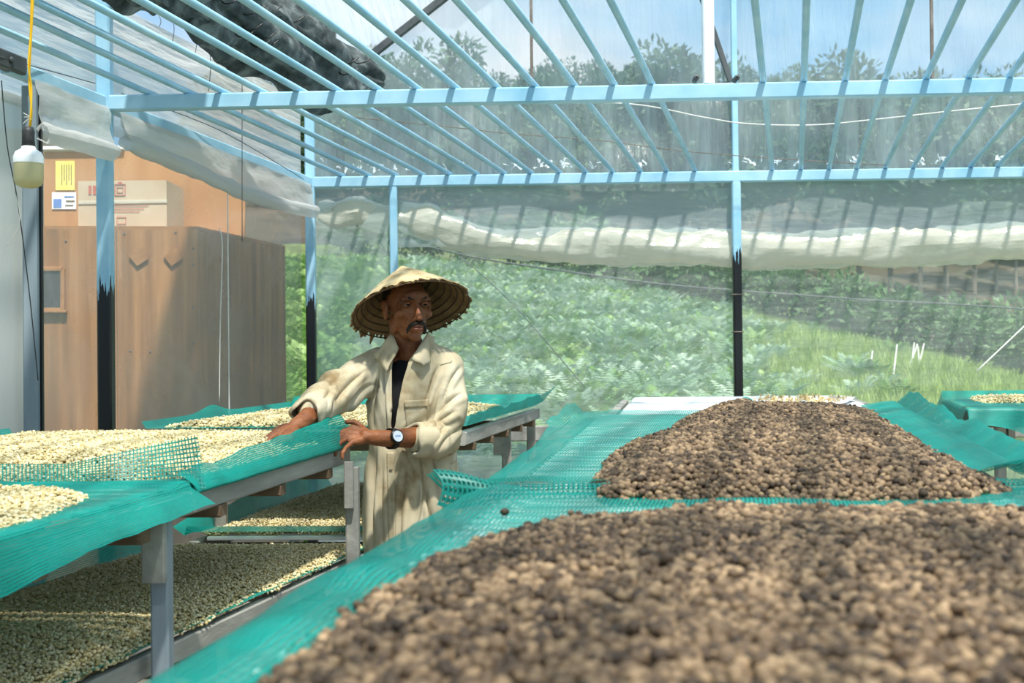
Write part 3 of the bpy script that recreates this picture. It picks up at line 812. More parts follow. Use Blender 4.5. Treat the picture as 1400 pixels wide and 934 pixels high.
def crease(mat, scale, dist, strength, stretch=(1, 1, 1)):
    """sharp cloth creases as fine relief on a material"""
    nt = mat.node_tree
    b = next(n for n in nt.nodes if n.type == 'BSDF_PRINCIPLED')
    old = b.inputs['Normal'].links[0].from_socket if b.inputs['Normal'].links else None
    tc = N(nt, 'ShaderNodeTexCoord'); mp = N(nt, 'ShaderNodeMapping'); mp.inputs['Scale'].default_value = stretch
    nt.links.new(tc.outputs['Object'], mp.inputs['Vector'])
    n = nt.nodes.new('ShaderNodeTexNoise'); n.noise_type = 'RIDGED_MULTIFRACTAL'
    n.inputs['Scale'].default_value = scale; n.inputs['Detail'].default_value = 1.5; n.inputs['Distortion'].default_value = 0.8
    nt.links.new(mp.outputs[0], n.inputs['Vector'])
    bn = N(nt, 'ShaderNodeBump'); bn.inputs['Strength'].default_value = strength; bn.inputs['Distance'].default_value = dist
    nt.links.new(n.outputs['Fac'], bn.inputs['Height'])
    if old: nt.links.new(old, bn.inputs['Normal'])
    nt.links.new(bn.outputs[0], b.inputs['Normal'])
crease(M['shirt'], 8.0, .035, 1.0, (1.5, 1.2, .7))

def remeshed(mb, voxel, smooth_it=2, fac=.5):
    me = bpy.data.meshes.new('tmp'); me.from_pydata(mb.v, [], mb.f)
    bm = bmesh.new(); bm.from_mesh(me)
    bmesh.ops.recalc_face_normals(bm, faces=bm.faces); bm.to_mesh(me); bm.free()
    o = bpy.data.objects.new('tmp', me); COL.objects.link(o)
    m = o.modifiers.new('r', 'REMESH'); m.mode = 'VOXEL'; m.voxel_size = voxel
    s = o.modifiers.new('s', 'SMOOTH'); s.factor = fac; s.iterations = smooth_it
    dg = bpy.context.evaluated_depsgraph_get(); dg.update()
    out = bpy.data.meshes.new_from_object(o.evaluated_get(dg))
    bpy.data.objects.remove(o); bpy.data.meshes.remove(me)
    out.materials.clear()
    return out

def chain(mb, pts, rad, n=14):
    """tapered limb with round ends: overlapping balls and closed tubes"""
    pts = [V(p) for p in pts]
    mb.tube(pts, rad, n)
    for p, r in zip(pts, rad):
        mb.ellipsoid(p, (r, r, r), None, 14, 10)

def smooth_mesh(me):
    me.polygons.foreach_set('use_smooth', [True] * len(me.polygons))

YM = 4.0
man_base = PY(565, 700, 4.06); man_base.z = 0
man = empty('person', man_base)
tag(man, 'person in straw conical hat and cream shirt leaning on the bean table', 'person')

# --- frames of the head
HC = PY(557, 416, 3.97)
yaw = math.radians(26)
h_f = V((math.sin(yaw), -math.cos(yaw), -.06)).normalized()
h_z = V((-.05, .05, 1)); h_z = (h_z - h_f * h_z.dot(h_f)).normalized()
h_x = h_f.cross(h_z).normalized() * -1
if h_x.x < 0: h_x = -h_x                      # towards the picture's right
HM = Matrix((h_x, h_f, h_z)).transposed()
def H(x, y, z): return HC + HM @ V((x, y, z))

body = MB()
def hb(c, r): body.ellipsoid(H(*c), r, HM, 18, 12)
hb((0, -.020, .018), (.070, .088, .070))       # skull
hb((0, .030, -.028), (.057, .056, .080))       # face
hb((0, .030, -.080), (.043, .046, .036))       # jaw
hb((0, .064, -.103), (.022, .020, .017))       # chin
for s in (-1, 1):
    hb((s * .044, .052, -.030), (.021, .024, .018))      # cheekbone
    hb((s * .048, .000, -.066), (.014, .028, .030))      # jaw corner
    hb((s * .074, -.008, -.018), (.010, .020, .033))     # ear
    hb((s * .080, -.012, -.002), (.008, .016, .018))
    hb((s * .012, .091, -.047), (.010, .012, .008))      # nostril wing
    hb((s * .028, .078, .019), (.024, .014, .009))       # brow ridge
hb((0, .078, .026), (.046, .016, .022))        # forehead
body.tube([H(0, .080, .014), H(0, .092, -.012), H(0, .104, -.038)], [.008, .009, .012], 10)
hb((0, .103, -.043), (.012, .012, .010))       # nose tip
hb((0, .072, -.070), (.030, .026, .022))       # mouth region
hb((0, .089, -.079), (.020, .010, .007))       # lower lip
hb((0, .092, -.067), (.022, .010, .006))       # upper lip
# --- trunk, neck, arms, legs
NB_ = PY(562, 486, 4.03)
SL, SR = PY(512, 502, 4.05), PY(612, 501, 4.03)
EL, WL = PY(447, 549, 3.86), PY(417, 574, 3.66)
ER, WR = PY(615, 598, 3.96), PY(533, 600, 3.795)
chain(body, [H(0, -.028, -.06), H(0, -.035, -.10), NB_], [.050, .050, .056], 18)
WA = PY(564, 640, 4.07); HP = PY(565, 700, 4.07); CH = PY(563, 540, 4.06)
body.ellipsoid(CH, (.145, .095, .17)); body.ellipsoid(WA, (.13, .09, .15)); body.ellipsoid(HP, (.145, .10, .13))
body.ellipsoid(NB_ + V((0, .02, -.03)), (.13, .07, .05))
chain(body, [SL, EL], [.052, .040]); chain(body, [EL, EL.lerp(WL, .35), WL], [.040, .041, .027])
EB = ER + V((-.022, 0, .004)); chain(body, [SR, EB], [.050, .036]); chain(body, [EB, EB.lerp(WR, .35), WR], [.037, .038, .027])
for s in (-1, 1):
    hp = HP + V((s * .075, 0, -.05)); kn_ = V((hp.x + s * .01, hp.y - .015, .44)); an = V((hp.x + s * .015, hp.y + .02, .08))
    chain(body, [hp, kn_], [.075, .052]); chain(body, [kn_, kn_.lerp(an, .35), an], [.050, .052, .034])
    chain(body, [an, an + V((0, -.06, -.045)), an + V((0, -.15, -.052))], [.034, .032, .022])
# --- hands
def finger(pts, r0, r1):
    n = len(pts); chain(body, pts, [r0 + (r1 - r0) * i / (n - 1) for i in range(n)], 10)
# hand with the watch: laid on the table corner, fingers bending over the rail
pk = PY(500, 597, 3.755)
chain(body, [WR, PY(516, 599, 3.775), pk], [.027, .026, .022])
kn4 = [PY(483, 585, 3.775), PY(479, 591, 3.757), PY(478, 598, 3.740), PY(482, 605, 3.724)]
for k in kn4: chain(body, [pk.lerp(WR, .35), k], [.016, .0105], 10)
finger([kn4[0], PY(470, 589, 3.755), PY(459, 597, 3.735), PY(453, 604, 3.725)], .0092, .0066)
finger([kn4[1], PY(465, 597, 3.732), PY(456, 606, 3.712), PY(453, 614, 3.705)], .0096, .0070)
finger([kn4[2], PY(466, 605, 3.712), PY(459, 614, 3.692), PY(458, 622, 3.688)], .0092, .0066)
finger([kn4[3], PY(473, 612, 3.698), PY(468, 620, 3.682), PY(468, 626, 3.679)], .0084, .0060)
finger([pk + V((.01, 0, .005)), PY(494, 584, 3.80), PY(484, 577, 3.805), PY(474, 577, 3.80)], .0120, .0080)     # thumb above the net
# hand in the beans, fingers spread forward
pl_ = PY(400, 586, 3.61)
chain(body, [WL, PY(409, 580, 3.635), pl_], [.026, .026, .021])
kl = [PY(385, 589, 3.60), PY(386, 593, 3.57), PY(390, 597, 3.55), PY(396, 599, 3.54)]
for k in kl: chain(body, [pl_.lerp(WL, .3), k], [.018, .0125], 10)
finger([kl[0], PY(374, 593, 3.585), PY(366, 599, 3.57), PY(360, 603, 3.56)], .0105, .0075)
finger([kl[1], PY(374, 597, 3.545), PY(366, 603, 3.53), PY(361, 607, 3.52)], .0108, .0078)
finger([kl[2], PY(379, 602, 3.52), PY(371, 608, 3.505), PY(367, 612, 3.50)], .0105, .0075)
finger([kl[3], PY(387, 604, 3.515), PY(381, 609, 3.50), PY(378, 613, 3.495)], .0095, .0070)
finger([pl_ + V((0, .02, .0)), PY(392, 583, 3.66), PY(382, 585, 3.66), PY(375, 590, 3.65)], .0125, .0085)
me = remeshed(body, .0034, 1, .5)
# eye sockets, cheeks and the lines beside the mouth pressed into the face
HI = HM.inverted()
for v in me.vertices:
    d = v.co - HC
    if d.length > .2: continue
    q = HI @ d; off = V((0, 0, 0))
    for s in (-1, 1):
        e = ((q.x - s * .030) / .017) ** 2 + ((q.z - .001) / .010) ** 2
        if q.y > .03: off.y -= .013 * math.exp(-e)
        e = ((q.x - s * .040) / .013) ** 2 + ((q.z + .068) / .024) ** 2
        if q.y > .0: off.x -= s * .007 * math.exp(-e); off.y -= .004 * math.exp(-e)
        e = ((abs(q.x) - .030 - (-.05 - q.z) * .25) / .0045) ** 2
        if q.y > .04 and -.095 < q.z < -.045: off.y -= .0025 * math.exp(-e)
    e = (q.x / .004) ** 2 + ((q.z - .03) / .02) ** 2
    if q.y > .06: off.y -= .003 * math.exp(-e)
    if q.y > .04: off.y -= .0030 * math.exp(-((q.z + .0725) / .0022) ** 2 - (q.x / .020) ** 2)
    v.co += HM @ off
# tendons and veins on hands and forearms
nrm_ = [v.normal.copy() for v in me.vertices]
for v in me.vertices:
    for w_, c_ in ((WR, pk), (WL, pl_)):
        if (v.co - c_).length < .11:
            n_ = noise.noise(V((v.co.x * 30, v.co.y * 30, v.co.z * 95)))
            v.co += nrm_[v.index] * (.0016 * n_)
smooth_mesh(me)
link_mesh('body', me, M['skin'], man)

# --- face details
def facemesh(name, mb, mat, parent=man, sm_=True): return mb.build(name, mat, parent, sm_)
for s in (-1, 1):
    eb = facemesh('eye', MB().ellipsoid(H(s * .030, .0655, .001), (.0125, .0125, .0115), HM, 16, 12), M['eye_white'])
    facemesh('iris', MB().ellipsoid(H(s * .030 + .003, .0755, .000), (.0068, .0036, .0068), HM, 12, 8), M['iris'], eb)
    facemesh('eyelid', MB().tube([H(s * .030 - .015, .071, .001), H(s * .030 - .007, .0785, .0055), H(s * .030 + .004, .079, .006), H(s * .030 + .015, .072, .001)], [.003, .004, .004, .003], 8), M['skin'])
    facemesh('eyelid', MB().tube([H(s * .030 - .014, .071, -.001), H(s * .030, .0780, -.0075), H(s * .030 + .014, .072, -.001)], [.0025, .003, .0025], 8), M['skin'])
    facemesh('eyebrow', MB().tube([H(s * .012, .088, .017), H(s * .028, .0885, .022), H(s * .043, .076, .020), H(s * .050, .064, .013)], [.0032, .0052, .0046, .0015], 8), M['hair'])
    facemesh('moustache', MB().tube([H(s * .001, .1005, -.058), H(s * .014, .098, -.0605), H(s * .025, .089, -.067), H(s * .031, .080, -.079), H(s * .031, .076, -.092)], [.0040, .0060, .0062, .0052, .0020], 10), M['hair'])
facemesh('lips', MB().ellipsoid(H(0, .0965, -.0690), (.018, .0052, .0030), HM).ellipsoid(H(0, .0945, -.0785), (.017, .0058, .0046), HM), M['skin_dark'])
for s in (-1, 1): facemesh('nostril', MB().ellipsoid(H(s * .0075, .100, -.0525), (.0035, .004, .0018), HM, 10, 6), M['iris'])
hm = MB(); hm.ellipsoid(H(0, -.026, .020), (.0735, .088, .070), HM, 28, 18)
hm2 = MB()
keep = []
for p in hm.v:
    q = HI @ (V(p) - HC); keep.append(q.y < .008 + .5 * (q.z - .02) and q.z > -.055)
hm2.v = hm.v; hm2.f = [f for f in hm.f if all(keep[i] for i in f)]
facemesh('hair', hm2, M['hair'])

# --- shirt
sh = MB()
rings = [  # picture row, left and right outline, depth radius, distance
    (466, 537, 588, .060, 4.02), (476, 522, 600, .072, 4.03), (486, 508, 614, .092, 4.035), (498, 501, 622, .108, 4.04), (530, 503, 624, .120, 4.05),
    (565, 506, 622, .122, 4.05), (600, 506, 622, .122, 4.055), (640, 503, 625, .126, 4.06), (690, 499, 629, .132, 4.06), (730, 496, 632, .136, 4.06), (756, 495, 634, .138, 4.06)]
nR = 40; vs = []; fs = []
for (py, xl, xr, dr, Y) in rings:
    a, b = PY(xl, py, Y), PY(xr, py, Y); c = (a + b) / 2; rx = (b - a).length / 2
    for k in range(nR):
        t = 2 * math.pi * k / nR
        ct, st = math.cos(t), math.sin(t)
        ex = .86                                   # slightly squared section
        vs.append(c + V((rx * math.copysign(abs(ct) ** ex, ct), dr * math.copysign(abs(st) ** ex, st), 0)))
for j in range(len(rings) - 1):
    for k in range(nR):
        k2 = (k + 1) % nR; fs.append((j * nR + k, j * nR + k2, (j + 1) * nR + k2, (j + 1) * nR + k))
fs += [tuple(range(nR)), tuple(range((len(rings) - 1) * nR, len(rings) * nR))]
sh.add(vs, fs)
CL, CR = PY(425, 562, 3.725), PY(578, 601, 3.885)
chain(sh, [SL + V((.02, 0, -.01)), SL.lerp(EL, .5), EL + V((0, 0, .004)), CL], [.074, .066, .058, .046], 20)
chain(sh, [SR + V((-.02, 0, -.012)), SR.lerp(ER, .5) + V((-.012, 0, 0)), ER + V((-.022, 0, .005)), ER.lerp(CR, .55) + V((0, 0, -.008)), CR], [.074, .068, .063, .058, .050], 20)
me = remeshed(sh, .0046, 7, .5)
me.update()
CI = CAM_R.transposed()
def to_px(p):
    q = CI @ (p - V((0, 0, CAM_H))); return 700 + FPX * q.x / -q.z, 467 - FPX * q.y / -q.z
# creases of the worn shirt: start, end, depth
FOLDS = [(498, 508, 462, 545, .010), (505, 528, 470, 560, .011), (503, 545, 478, 572, .009), (478, 510, 448, 532, .008), (452, 535, 440, 560, .009),
         (598, 505, 580, 560, .010), (606, 520, 588, 575, .009), (626, 505, 606, 548, .009), (628, 540, 600, 566, .011), (618, 565, 592, 590, .011), (632, 585, 600, 612, .010), (605, 585, 585, 622, .010),
         (573, 630, 598, 735, .011), (556, 640, 548, 745, .009), (516, 618, 509, 745, .010), (592, 628, 612, 720, .010), (523, 640, 526, 745, .007), (613, 640, 622, 740, .009), (517, 515, 514, 580, .008), (548, 600, 575, 660, .008)]
aL, aR = (EL - SL).normalized(), (ER - SR).normalized()
def seg_d(p, a, b):
    t = max(0, min(1, (p - a).dot(b - a) / (b - a).length_squared)); return (p - a.lerp(b, t)).length, t
nrm_ = [v.normal.copy() for v in me.vertices]
for v in me.vertices:
    p = v.co.copy(); n_ = nrm_[v.index]
    dL1, tL = seg_d(p, SL, EL); dL2, _ = seg_d(p, EL, CL); dR1, tR = seg_d(p, SR, ER); dR2, _ = seg_d(p, ER, CR)
    nz = noise.noise
    if min(dL1, dL2) < .09:
        u = (p - SL).dot(aL)
        k = math.sin(u * 44 + 3.0 * nz(p * 6) + p.z * 10) * (.45 + .5 * nz(p * 7 + V((3, 1, 2)))) + .9 * nz(V((p.x * 9, p.y * 9, p.z * 15)))
        k *= .0115 * (0.3 + .7 * min(1, max(0, u / .2)))
    elif min(dR1, dR2) < .092:
        u = (p - SR).dot(aR)
        k = math.sin(u * 40 + (p.x - SR.x) * 42 + 3.2 * nz(p * 6)) * (.55 + .5 * nz(p * 7)) + .9 * nz(V((p.x * 14, p.y * 9, p.z * 9)))
        k *= .0130 * (0.25 + .75 * min(1, max(0, u / .16)))
    else:
        k = math.sin(p.x * 75 + p.z * 9 + 3.5 * nz(V((p.x * 5, p.y * 5, p.z * 4)))) * (.35 + .5 * nz(V((p.x * 6, 1, p.z * 4)))) + 1.1 * nz(V((p.x * 11, p.y * 7, p.z * 5)))
        k *= .0115 * min(1, max(.2, (1.32 - p.z) / .22))
    if n_.y < .25 and p.y < 4.12:
        x_, y_ = to_px(p)
        for (ax, ay, bx, by, amp) in FOLDS:
            L2 = (bx - ax) ** 2 + (by - ay) ** 2
            t_ = ((x_ - ax) * (bx - ax) + (y_ - ay) * (by - ay)) / L2
            if t_ < -.15 or t_ > 1.15: continue
            d_ = ((x_ - ax) * (by - ay) - (y_ - ay) * (bx - ax)) / math.sqrt(L2) + 2.5 * math.sin(t_ * 3.1)
            if abs(d_) > 14: continue
            e_ = min(1, max(0, 3.2 * min(t_ + .15, 1.15 - t_)))
            k += amp * e_ * (-math.exp(-(d_ / 2.6) ** 2) + .75 * math.exp(-((d_ - 6) / 3.6) ** 2) + .4 * math.exp(-((d_ + 6) / 3.6) ** 2))
    v.co = p + n_ * k
me.update()
# the open neck and front: faces in the V are taken out, and the hem is left open
Vpoly = [(541, 455), (536.5, 500), (535, 588), (540, 588), (545, 552), (551, 520), (560, 492), (584, 462), (584, 440), (541, 440)]
def in_poly(x, y, P_):
    ins = False
    for i in range(len(P_)):
        x1, y1 = P_[i]; x2, y2 = P_[(i + 1) % len(P_)]
        if (y1 > y) != (y2 > y) and x < (x2 - x1) * (y - y1) / (y2 - y1) + x1: ins = not ins
    return ins
hem_z = PY(560, 753, 4.06).z; neck_z = PY(560, 468, 4.02).z
bm = bmesh.new(); bm.from_mesh(me); dead = []
for f in bm.faces:
    c = f.calc_center_median()
    if c.z < hem_z or (c.z > neck_z and abs(c.x - NB_.x) < .08): dead.append(f); continue
    if c.y < 4.05 and in_poly(*to_px(c), Vpoly): dead.append(f); continue
    if (c - CL).length < .034 or (c - CR).length < .038: dead.append(f)
bmesh.ops.smooth_vert(bm, verts=bm.verts, factor=.5, use_axis_x=True, use_axis_y=True, use_axis_z=True)
bmesh.ops.delete(bm, geom=dead, context='FACES')
for _ in range(10):                               # draw the cut edges smooth
    new = {}
    for v in bm.verts:
        es = [e for e in v.link_edges if e.is_boundary]
        if len(es) == 2:
            new[v] = v.co * .4 + (es[0].other_vert(v).co + es[1].other_vert(v).co) * .3
    for v, c in new.items(): v.co = c
bm.to_mesh(me); bm.free()
smooth_mesh(me)
shirt = link_mesh('shirt', me, M['shirt'], man)
so = shirt.modifiers.new('cloth', 'SOLIDIFY'); so.thickness = .0035; so.offset = 1
BV = BVHTree.FromPolygons([v.co.copy() for v in me.vertices], [tuple(p.vertices) for p in me.polygons])
def on_shirt(px, py, lift=.003, Yd=3.93):
    """point of the shirt surface on a sight line, lifted off the cloth"""
    d = ray(px, py).normalized(); h = BV.ray_cast(V((0, 0, CAM_H)), d)
    if h[0] is None: return PY(px, py, Yd)
    n_ = h[1] if h[1].dot(d) < 0 else -h[1]
    return h[0] + n_ * .002 - d * lift
def patch(name, c4, nu, nv, mat, parent, lift=.004, thick=.0025, pts=None):
    rows = []
    for j in range(nv + 1):
        row = []
        for i in range(nu + 1):
            u, t = i / nu, j / nv
            a = V(c4[0]).lerp(V(c4[1]), u); b = V(c4[3]).lerp(V(c4[2]), u); q = a.lerp(b, t)
            row.append(on_shirt(q.x, q.y, lift))
        rows.append(row)
    return sheet(name, rows, mat, parent, True, thick)
pk_ = patch('pocket', [(553, 549), (585, 547), (583, 585), (556, 588)], 10, 12, M['shirt_seam'], shirt)
patch('pocket_hem', [(552.5, 548), (585.5, 546), (585, 556), (553, 558)], 10, 4, M['shirt'], pk_, .007)
patch('placket', [(526, 508), (537, 505), (538, 590), (530, 590)], 5, 30, M['shirt'], shirt, .005)
patch('placket', [(529, 618), (539, 618), (541, 750), (532, 752)], 5, 40, M['shirt_seam'], shirt, .005)
patch('shoulder_seam', [(602, 499), (604, 497), (618, 493), (617, 496)], 4, 3, M['shirt_seam'], shirt, .003)
for py in (640, 690, 735):
    c = on_shirt(534.5, py, .009); MB().lathe(c, [(.0005, .0), (.0055, .0), (.0055, .003), (.0005, .003)], 12, Matrix.Rotation(math.pi / 2, 3, 'X')).build('button', M['shirt_seam'], shirt)
# collar: stand around the neck and two pointed leaves
def leaf(c, bulge, name='collar'):
    P4 = [PY(*q) for q in c]; rows = []
    nrm = (P4[1] - P4[0]).cross(P4[3] - P4[0]).normalized()
    if nrm.y > 0: nrm = -nrm
    for j in range(9):
        row = []
        for i in range(9):
            u, t = i / 8, j / 8
            q = P4[0].lerp(P4[1], u).lerp(P4[3].lerp(P4[2], u), t)
            row.append(q + nrm * bulge * math.sin(u * math.pi) * math.sin(t * math.pi) + nrm * .003 * math.sin(t * 7 + u * 3))
        rows.append(row)
    return sheet(name, rows, M['shirt'], shirt, True, .005)
leaf([(537, 455, 3.985), (545, 476, 3.935), (528.5, 509, 3.905), (511, 485, 3.965)], .010)
leaf([(586, 453, 3.985), (563, 491, 3.915), (579, 500, 3.905), (588, 497, 3.925)], .010)
stand = []
for j in range(4):
    row = []
    for k in range(19):
        t = math.radians(-38 + (256) * k / 18)         # round the back of the neck
        r_ = .072 + .004 * j / 3
        row.append(V((NB_.x + .004 + r_ * math.cos(t), NB_.y - .015 + r_ * .95 * math.sin(t), PY(560, 480, 4.0).z + .045 * (1 - j / 3) - .012 * math.sin(t))))
    stand.append(row)
sheet('collar_stand', stand, M['shirt'], shirt, True, .005)
# rolled cuffs
def cuff(c, axis, r, L, name='cuff', tilt=0.0):
    axis = V(axis).normalized(); ref = V((0, 0, 1)); a = axis.cross(ref).normalized(); b = a.cross(axis)
    prof = [(r * .86, L * .5), (r * .98, L * .55), (r * 1.08, L * .45), (r * 1.12, 0), (r * 1.10, -L * .4), (r * 1.0, -L * .55), (r * .9, -L * .5)]
    rows = []
    for rr, h in prof:
        row = []
        for k in range(29):
            t = 2 * math.pi * (k % 28) / 28
            w = 1 + .06 * math.sin(t * 3 + h * 40) + .05 * math.sin(t * 5 + 1)
            row.append(V(c) + axis * (h + .010 * math.sin(t * 2 + 1) + .008 * math.sin(t * 3)) + (a * math.cos(t) + b * math.sin(t)) * rr * w)
        rows.append(row)
    return sheet(name, rows, M['shirt'], shirt, True, .003)
cuff(CL, WL - EL, .046, .075)
cuff(CR, WR - ER, .050, .080)
# undershirt
us = MB(); us.ellipsoid(CH, (.150, .104, .175)); us.ellipsoid(WA + V((0, 0, .02)), (.135, .100, .16)); us.ellipsoid(NB_ + V((0, .012, -.045)), (.100, .080, .050))
me = remeshed(us, .012, 3, .5); smooth_mesh(me); link_mesh('undershirt', me, M['undershirt'], man)
# trousers, shoes
tr = MB(); tr.ellipsoid(HP, (.150, .106, .12))
for s in (-1, 1):
    hp = HP + V((s * .075, 0, -.05)); kn_ = V((hp.x + s * .01, hp.y - .015, .44)); an = V((hp.x + s * .015, hp.y + .02, .08))
    chain(tr, [hp, kn_, an + V((0, 0, .04))], [.090, .072, .062], 16)
me = remeshed(tr, .012, 3, .5); smooth_mesh(me); link_mesh('trousers', me, M['trousers'], man)
for s in (-1, 1):
    an = V((HP.x + s * .09, HP.y + .02, .045)); m_ = MB()
    m_.ellipsoid(an + V((0, .0, .0)), (.042, .055, .045)); m_.ellipsoid(an + V((0, -.10, -.008)), (.046, .10, .037))
    me = remeshed(m_, .010, 2); smooth_mesh(me); link_mesh('shoe', me, M['shoe'], man)
# watch
wax = (WR - ER).normalized(); wc = WR.lerp(ER, .03)
wm = MB(); a = wax.cross(V((0, 0, 1))).normalized(); b = a.cross(wax)
rows = []
for h in (-.010, .010):
    rows.append([wc + wax * h + (a * math.cos(2 * math.pi * k / 28) + b * math.sin(2 * math.pi * k / 28)) * .0315 for k in range(29)])
watch = sheet('watch_strap', rows, M['watch_black'], man, True, .004)
fn_ = (V((0, 0, CAM_H)) - wc).normalized(); fn_ = (fn_ - wax * fn_.dot(wax) * .9 + V((0, 0, .18))).normalized()
RM = fn_.to_track_quat('Z', 'Y').to_matrix(); fc = wc + fn_ * .030
MB().lathe(fc, [(.001, -.004), (.021, -.004), (.023, .001), (.022, .006), (.0185, .0085), (.018, .006), (.001, .006)], 32, RM).build('watch_case', M['watch_black'], watch)
dial = MB().lathe(fc + fn_ * .0068, [(.0001, 0), (.0178, 0), (.0178, .0006), (.0001, .0008)], 32, RM).build('watch_dial', M['watch_dial'], watch)
ring_ = MB()
for k in range(3):
    ring_.box(fc + fn_ * .0078 + RM @ V((-.007 + .007 * k, 0, 0)), (.0042, .0050, .0006), RM)
ring_.build('watch_digits', M['ink_blue'], watch)

# --- conical hat
hat_c = PY(562, 423, 3.99); hat_a = V((-.215, .40, .90)).normalized()
hx = V((1, 0, 0)); hx = (hx - hat_a * hx.dot(hat_a)).normalized(); hy = hat_a.cross(hx)
HT = Matrix((hx, hy, hat_a)).transposed()
RH, HH = .199, .166
hat = empty('conical_hat', hat_c, None); hat.parent = man; hat.location = hat_c - man_base
def hat_pt(k, f, inner=0.0):
    """f: 0 at the tip, 1 at the rim"""
    t = 2 * math.pi * k
    r_ = RH * f; hgt = HH * (1 - f) + .005 * math.sin(f * math.pi)
    return hat_c + HT @ V((r_ * math.cos(t), r_ * math.sin(t), hgt - inner))
NH = 150; rr_ = random.Random(4)
rag = [rr_.gauss(0, .026) - (.075 if rr_.random() < .15 else 0) for _ in range(NH)]
def hat_shell(name, inner, mat, fmax):
    rows = []
    for j in range(25):
        f = .005 + (fmax - .005) * j / 24; row = []
        for k in range(NH + 1):
            kk = k % NH; ff = f + (rag[kk] + .015 if j == 24 else (rag[kk] * .4 if j == 23 else 0))
            p = hat_pt(kk / NH, ff, inner)
            w = .0016 * math.sin(kk / NH * 2 * math.pi * 26) * f + .003 * noise.noise(V((math.cos(kk / NH * 6.283) * 4, math.sin(kk / NH * 6.283) * 4, f * 9))) + (.004 * noise.noise(V((kk * .9, 3, 1))) if j > 22 else 0)
            row.append(p + hat_a * w)
        rows.append(row)
    return sheet(name, rows, mat, hat, True, .0015)
hat_shell('straw_cover', 0.0, M['straw'], 1.0)
lin_ = hat_shell('lining', .006, M['straw_dark'], .985)
for f in (.30, .42, .53, .63, .72, .81, .90, .975):
    MB().tube([hat_pt(k / 60, f, .010) for k in range(61)], .0022, 6, False).build('hoop', M['hoop'], lin_, True)

# ------------------------------------------------------------------ drying tables
class Quad:
    """table outline: front-left, front-right, back-right, back-left (x, y), height at front and back"""
    def __init__(s, fl, fr, br, bl, z0, z1=None):
        s.c = [V((*p, 0)) for p in (fl, fr, br, bl)]; s.z0 = z0; s.z1 = z0 if z1 is None else z1
    def p(s, u, t, dz=0.0):
        a = s.c[0].lerp(s.c[1], u) if 0 <= u <= 1 else s.c[0] + (s.c[1] - s.c[0]) * u
        b = s.c[3] + (s.c[2] - s.c[3]) * u
        q = a + (b - a) * t
        return V((q.x, q.y, s.z0 + (s.z1 - s.z0) * t + dz))

def tier(q, parent, rail_mat, slat_mat, pitch=0.075, sw=0.03, rail=(0.035, 0.05), cross=3, flat=False):
    """side rails, cross planks and slats of one table level; slat tops lie on q"""
    z = -0.012
    for u, du in ((0.0, .018), (1.0, -.018)):
        L = (q.c[1] - q.c[0]).length; uu = u + du / L
        MB().bar(q.p(uu, 0, z - rail[1] / 2), q.p(uu, 1, z - rail[1] / 2), rail[0], rail[1]).build('side_rail', rail_mat, parent)
    for k in range(cross):
        t = (k + .5) / cross
        MB().bar(q.p(0.0, t, z - rail[1] - .014), q.p(1.0, t, z - rail[1] - .014), .06, .028).build('cross_plank', M['dark_wood'], parent)
    n = max(2, int((q.p(.5, 1) - q.p(.5, 0)).length / pitch))
    for k in range(n):
        t = (k + .5) / n
        MB().bar(q.p(.06, t, -.006), q.p(.94, t, -.006), sw, .012).build('slat', slat_mat, parent)

def legs(q, spots, parent, mat, w=0.045, z1=None, d=None):
    for u, t in spots:
        p = q.p(u, t)
        zz = (z1 if z1 is not None else p.z - .062)
        MB().bar((p.x, p.y, 0), (p.x, p.y, zz), w, d or w, up=(0, 1, 0)).build('leg', mat, parent)

def lx(Y): return -0.735 + 0.19 * (Y - 2.69)        # right edge of the left tables
QR1 = Quad((-.346, .35), (.53, .35), (.87, 2.02), (-.074, 2.02), 1.06)
QR2 = Quad((-.07, 2.07), (.88, 2.07), (1.29, 4.10), (.24, 4.10), 1.06, 1.095)
QR3 = Quad((.30, 4.22), (1.37, 4.22), (1.80, 6.35), (.57, 6.35), 1.078, 1.068)
QR4 = Quad((2.02, 5.35), (3.15, 5.25), (3.35, 6.25), (2.22, 6.25), 1.035, 1.05)
QL1 = Quad((lx(1.2) - 1.08, 1.2), (lx(1.2), 1.2), (lx(3.84), 3.84), (lx(3.84) - 1.08, 3.90), .985, 1.025)
QL1b = Quad((lx(1.5) - .80, 1.5), (lx(1.5) - .13, 1.5), (lx(4.1) - .01, 4.1), (lx(4.1) - .72, 4.1), .655)
QL2 = Quad((-1.34, 4.42), (-.17, 4.36), (.135, 5.98), (-1.08, 5.98), 1.035, 1.045)
QL2b = Quad((-1.17, 4.32), (-.19, 4.28), (.10, 6.0), (-.90, 6.0), .655)

def table(name, label, q, tiers, leg_list, z_legs=None):
    c = q.p(.5, .5)
    e = empty(name, (c.x, c.y, 0)); tag(e, label, 'table', 'coffee drying tables')
    return e
t_r1 = table('drying_table', 'drying table under the large front heap of brown coffee cherries', QR1, 1, [])
tier(QR1, t_r1, M['grey_wood'], M['slat'], .06); legs(QR1, [(.04, .1), (.96, .1), (.04, .93), (.96, .93)], t_r1, M['grey_wood'])
t_r2 = table('drying_table', 'drying table under the brown cherry heap next to the white board table', QR2, 1, [])
tier(QR2, t_r2, M['grey_wood'], M['slat'], .06); legs(QR2, [(.05, .07), (.95, .07), (.05, .95), (.95, .95)], t_r2, M['grey_wood'])
t_r3 = table('drying_table', 'bare table of white boards in front of the far black post', QR3, 1, [])
tier(QR3, t_r3, M['grey_wood'], M['white_paint'], .105, .098); legs(QR3, [(.05, .07), (.95, .07), (.05, .95), (.95, .95)], t_r3, M['grey_wood'])
t_r4 = table('drying_table', 'small drying table with grey legs by the far wall, yellow coffee on it', QR4, 1, [])
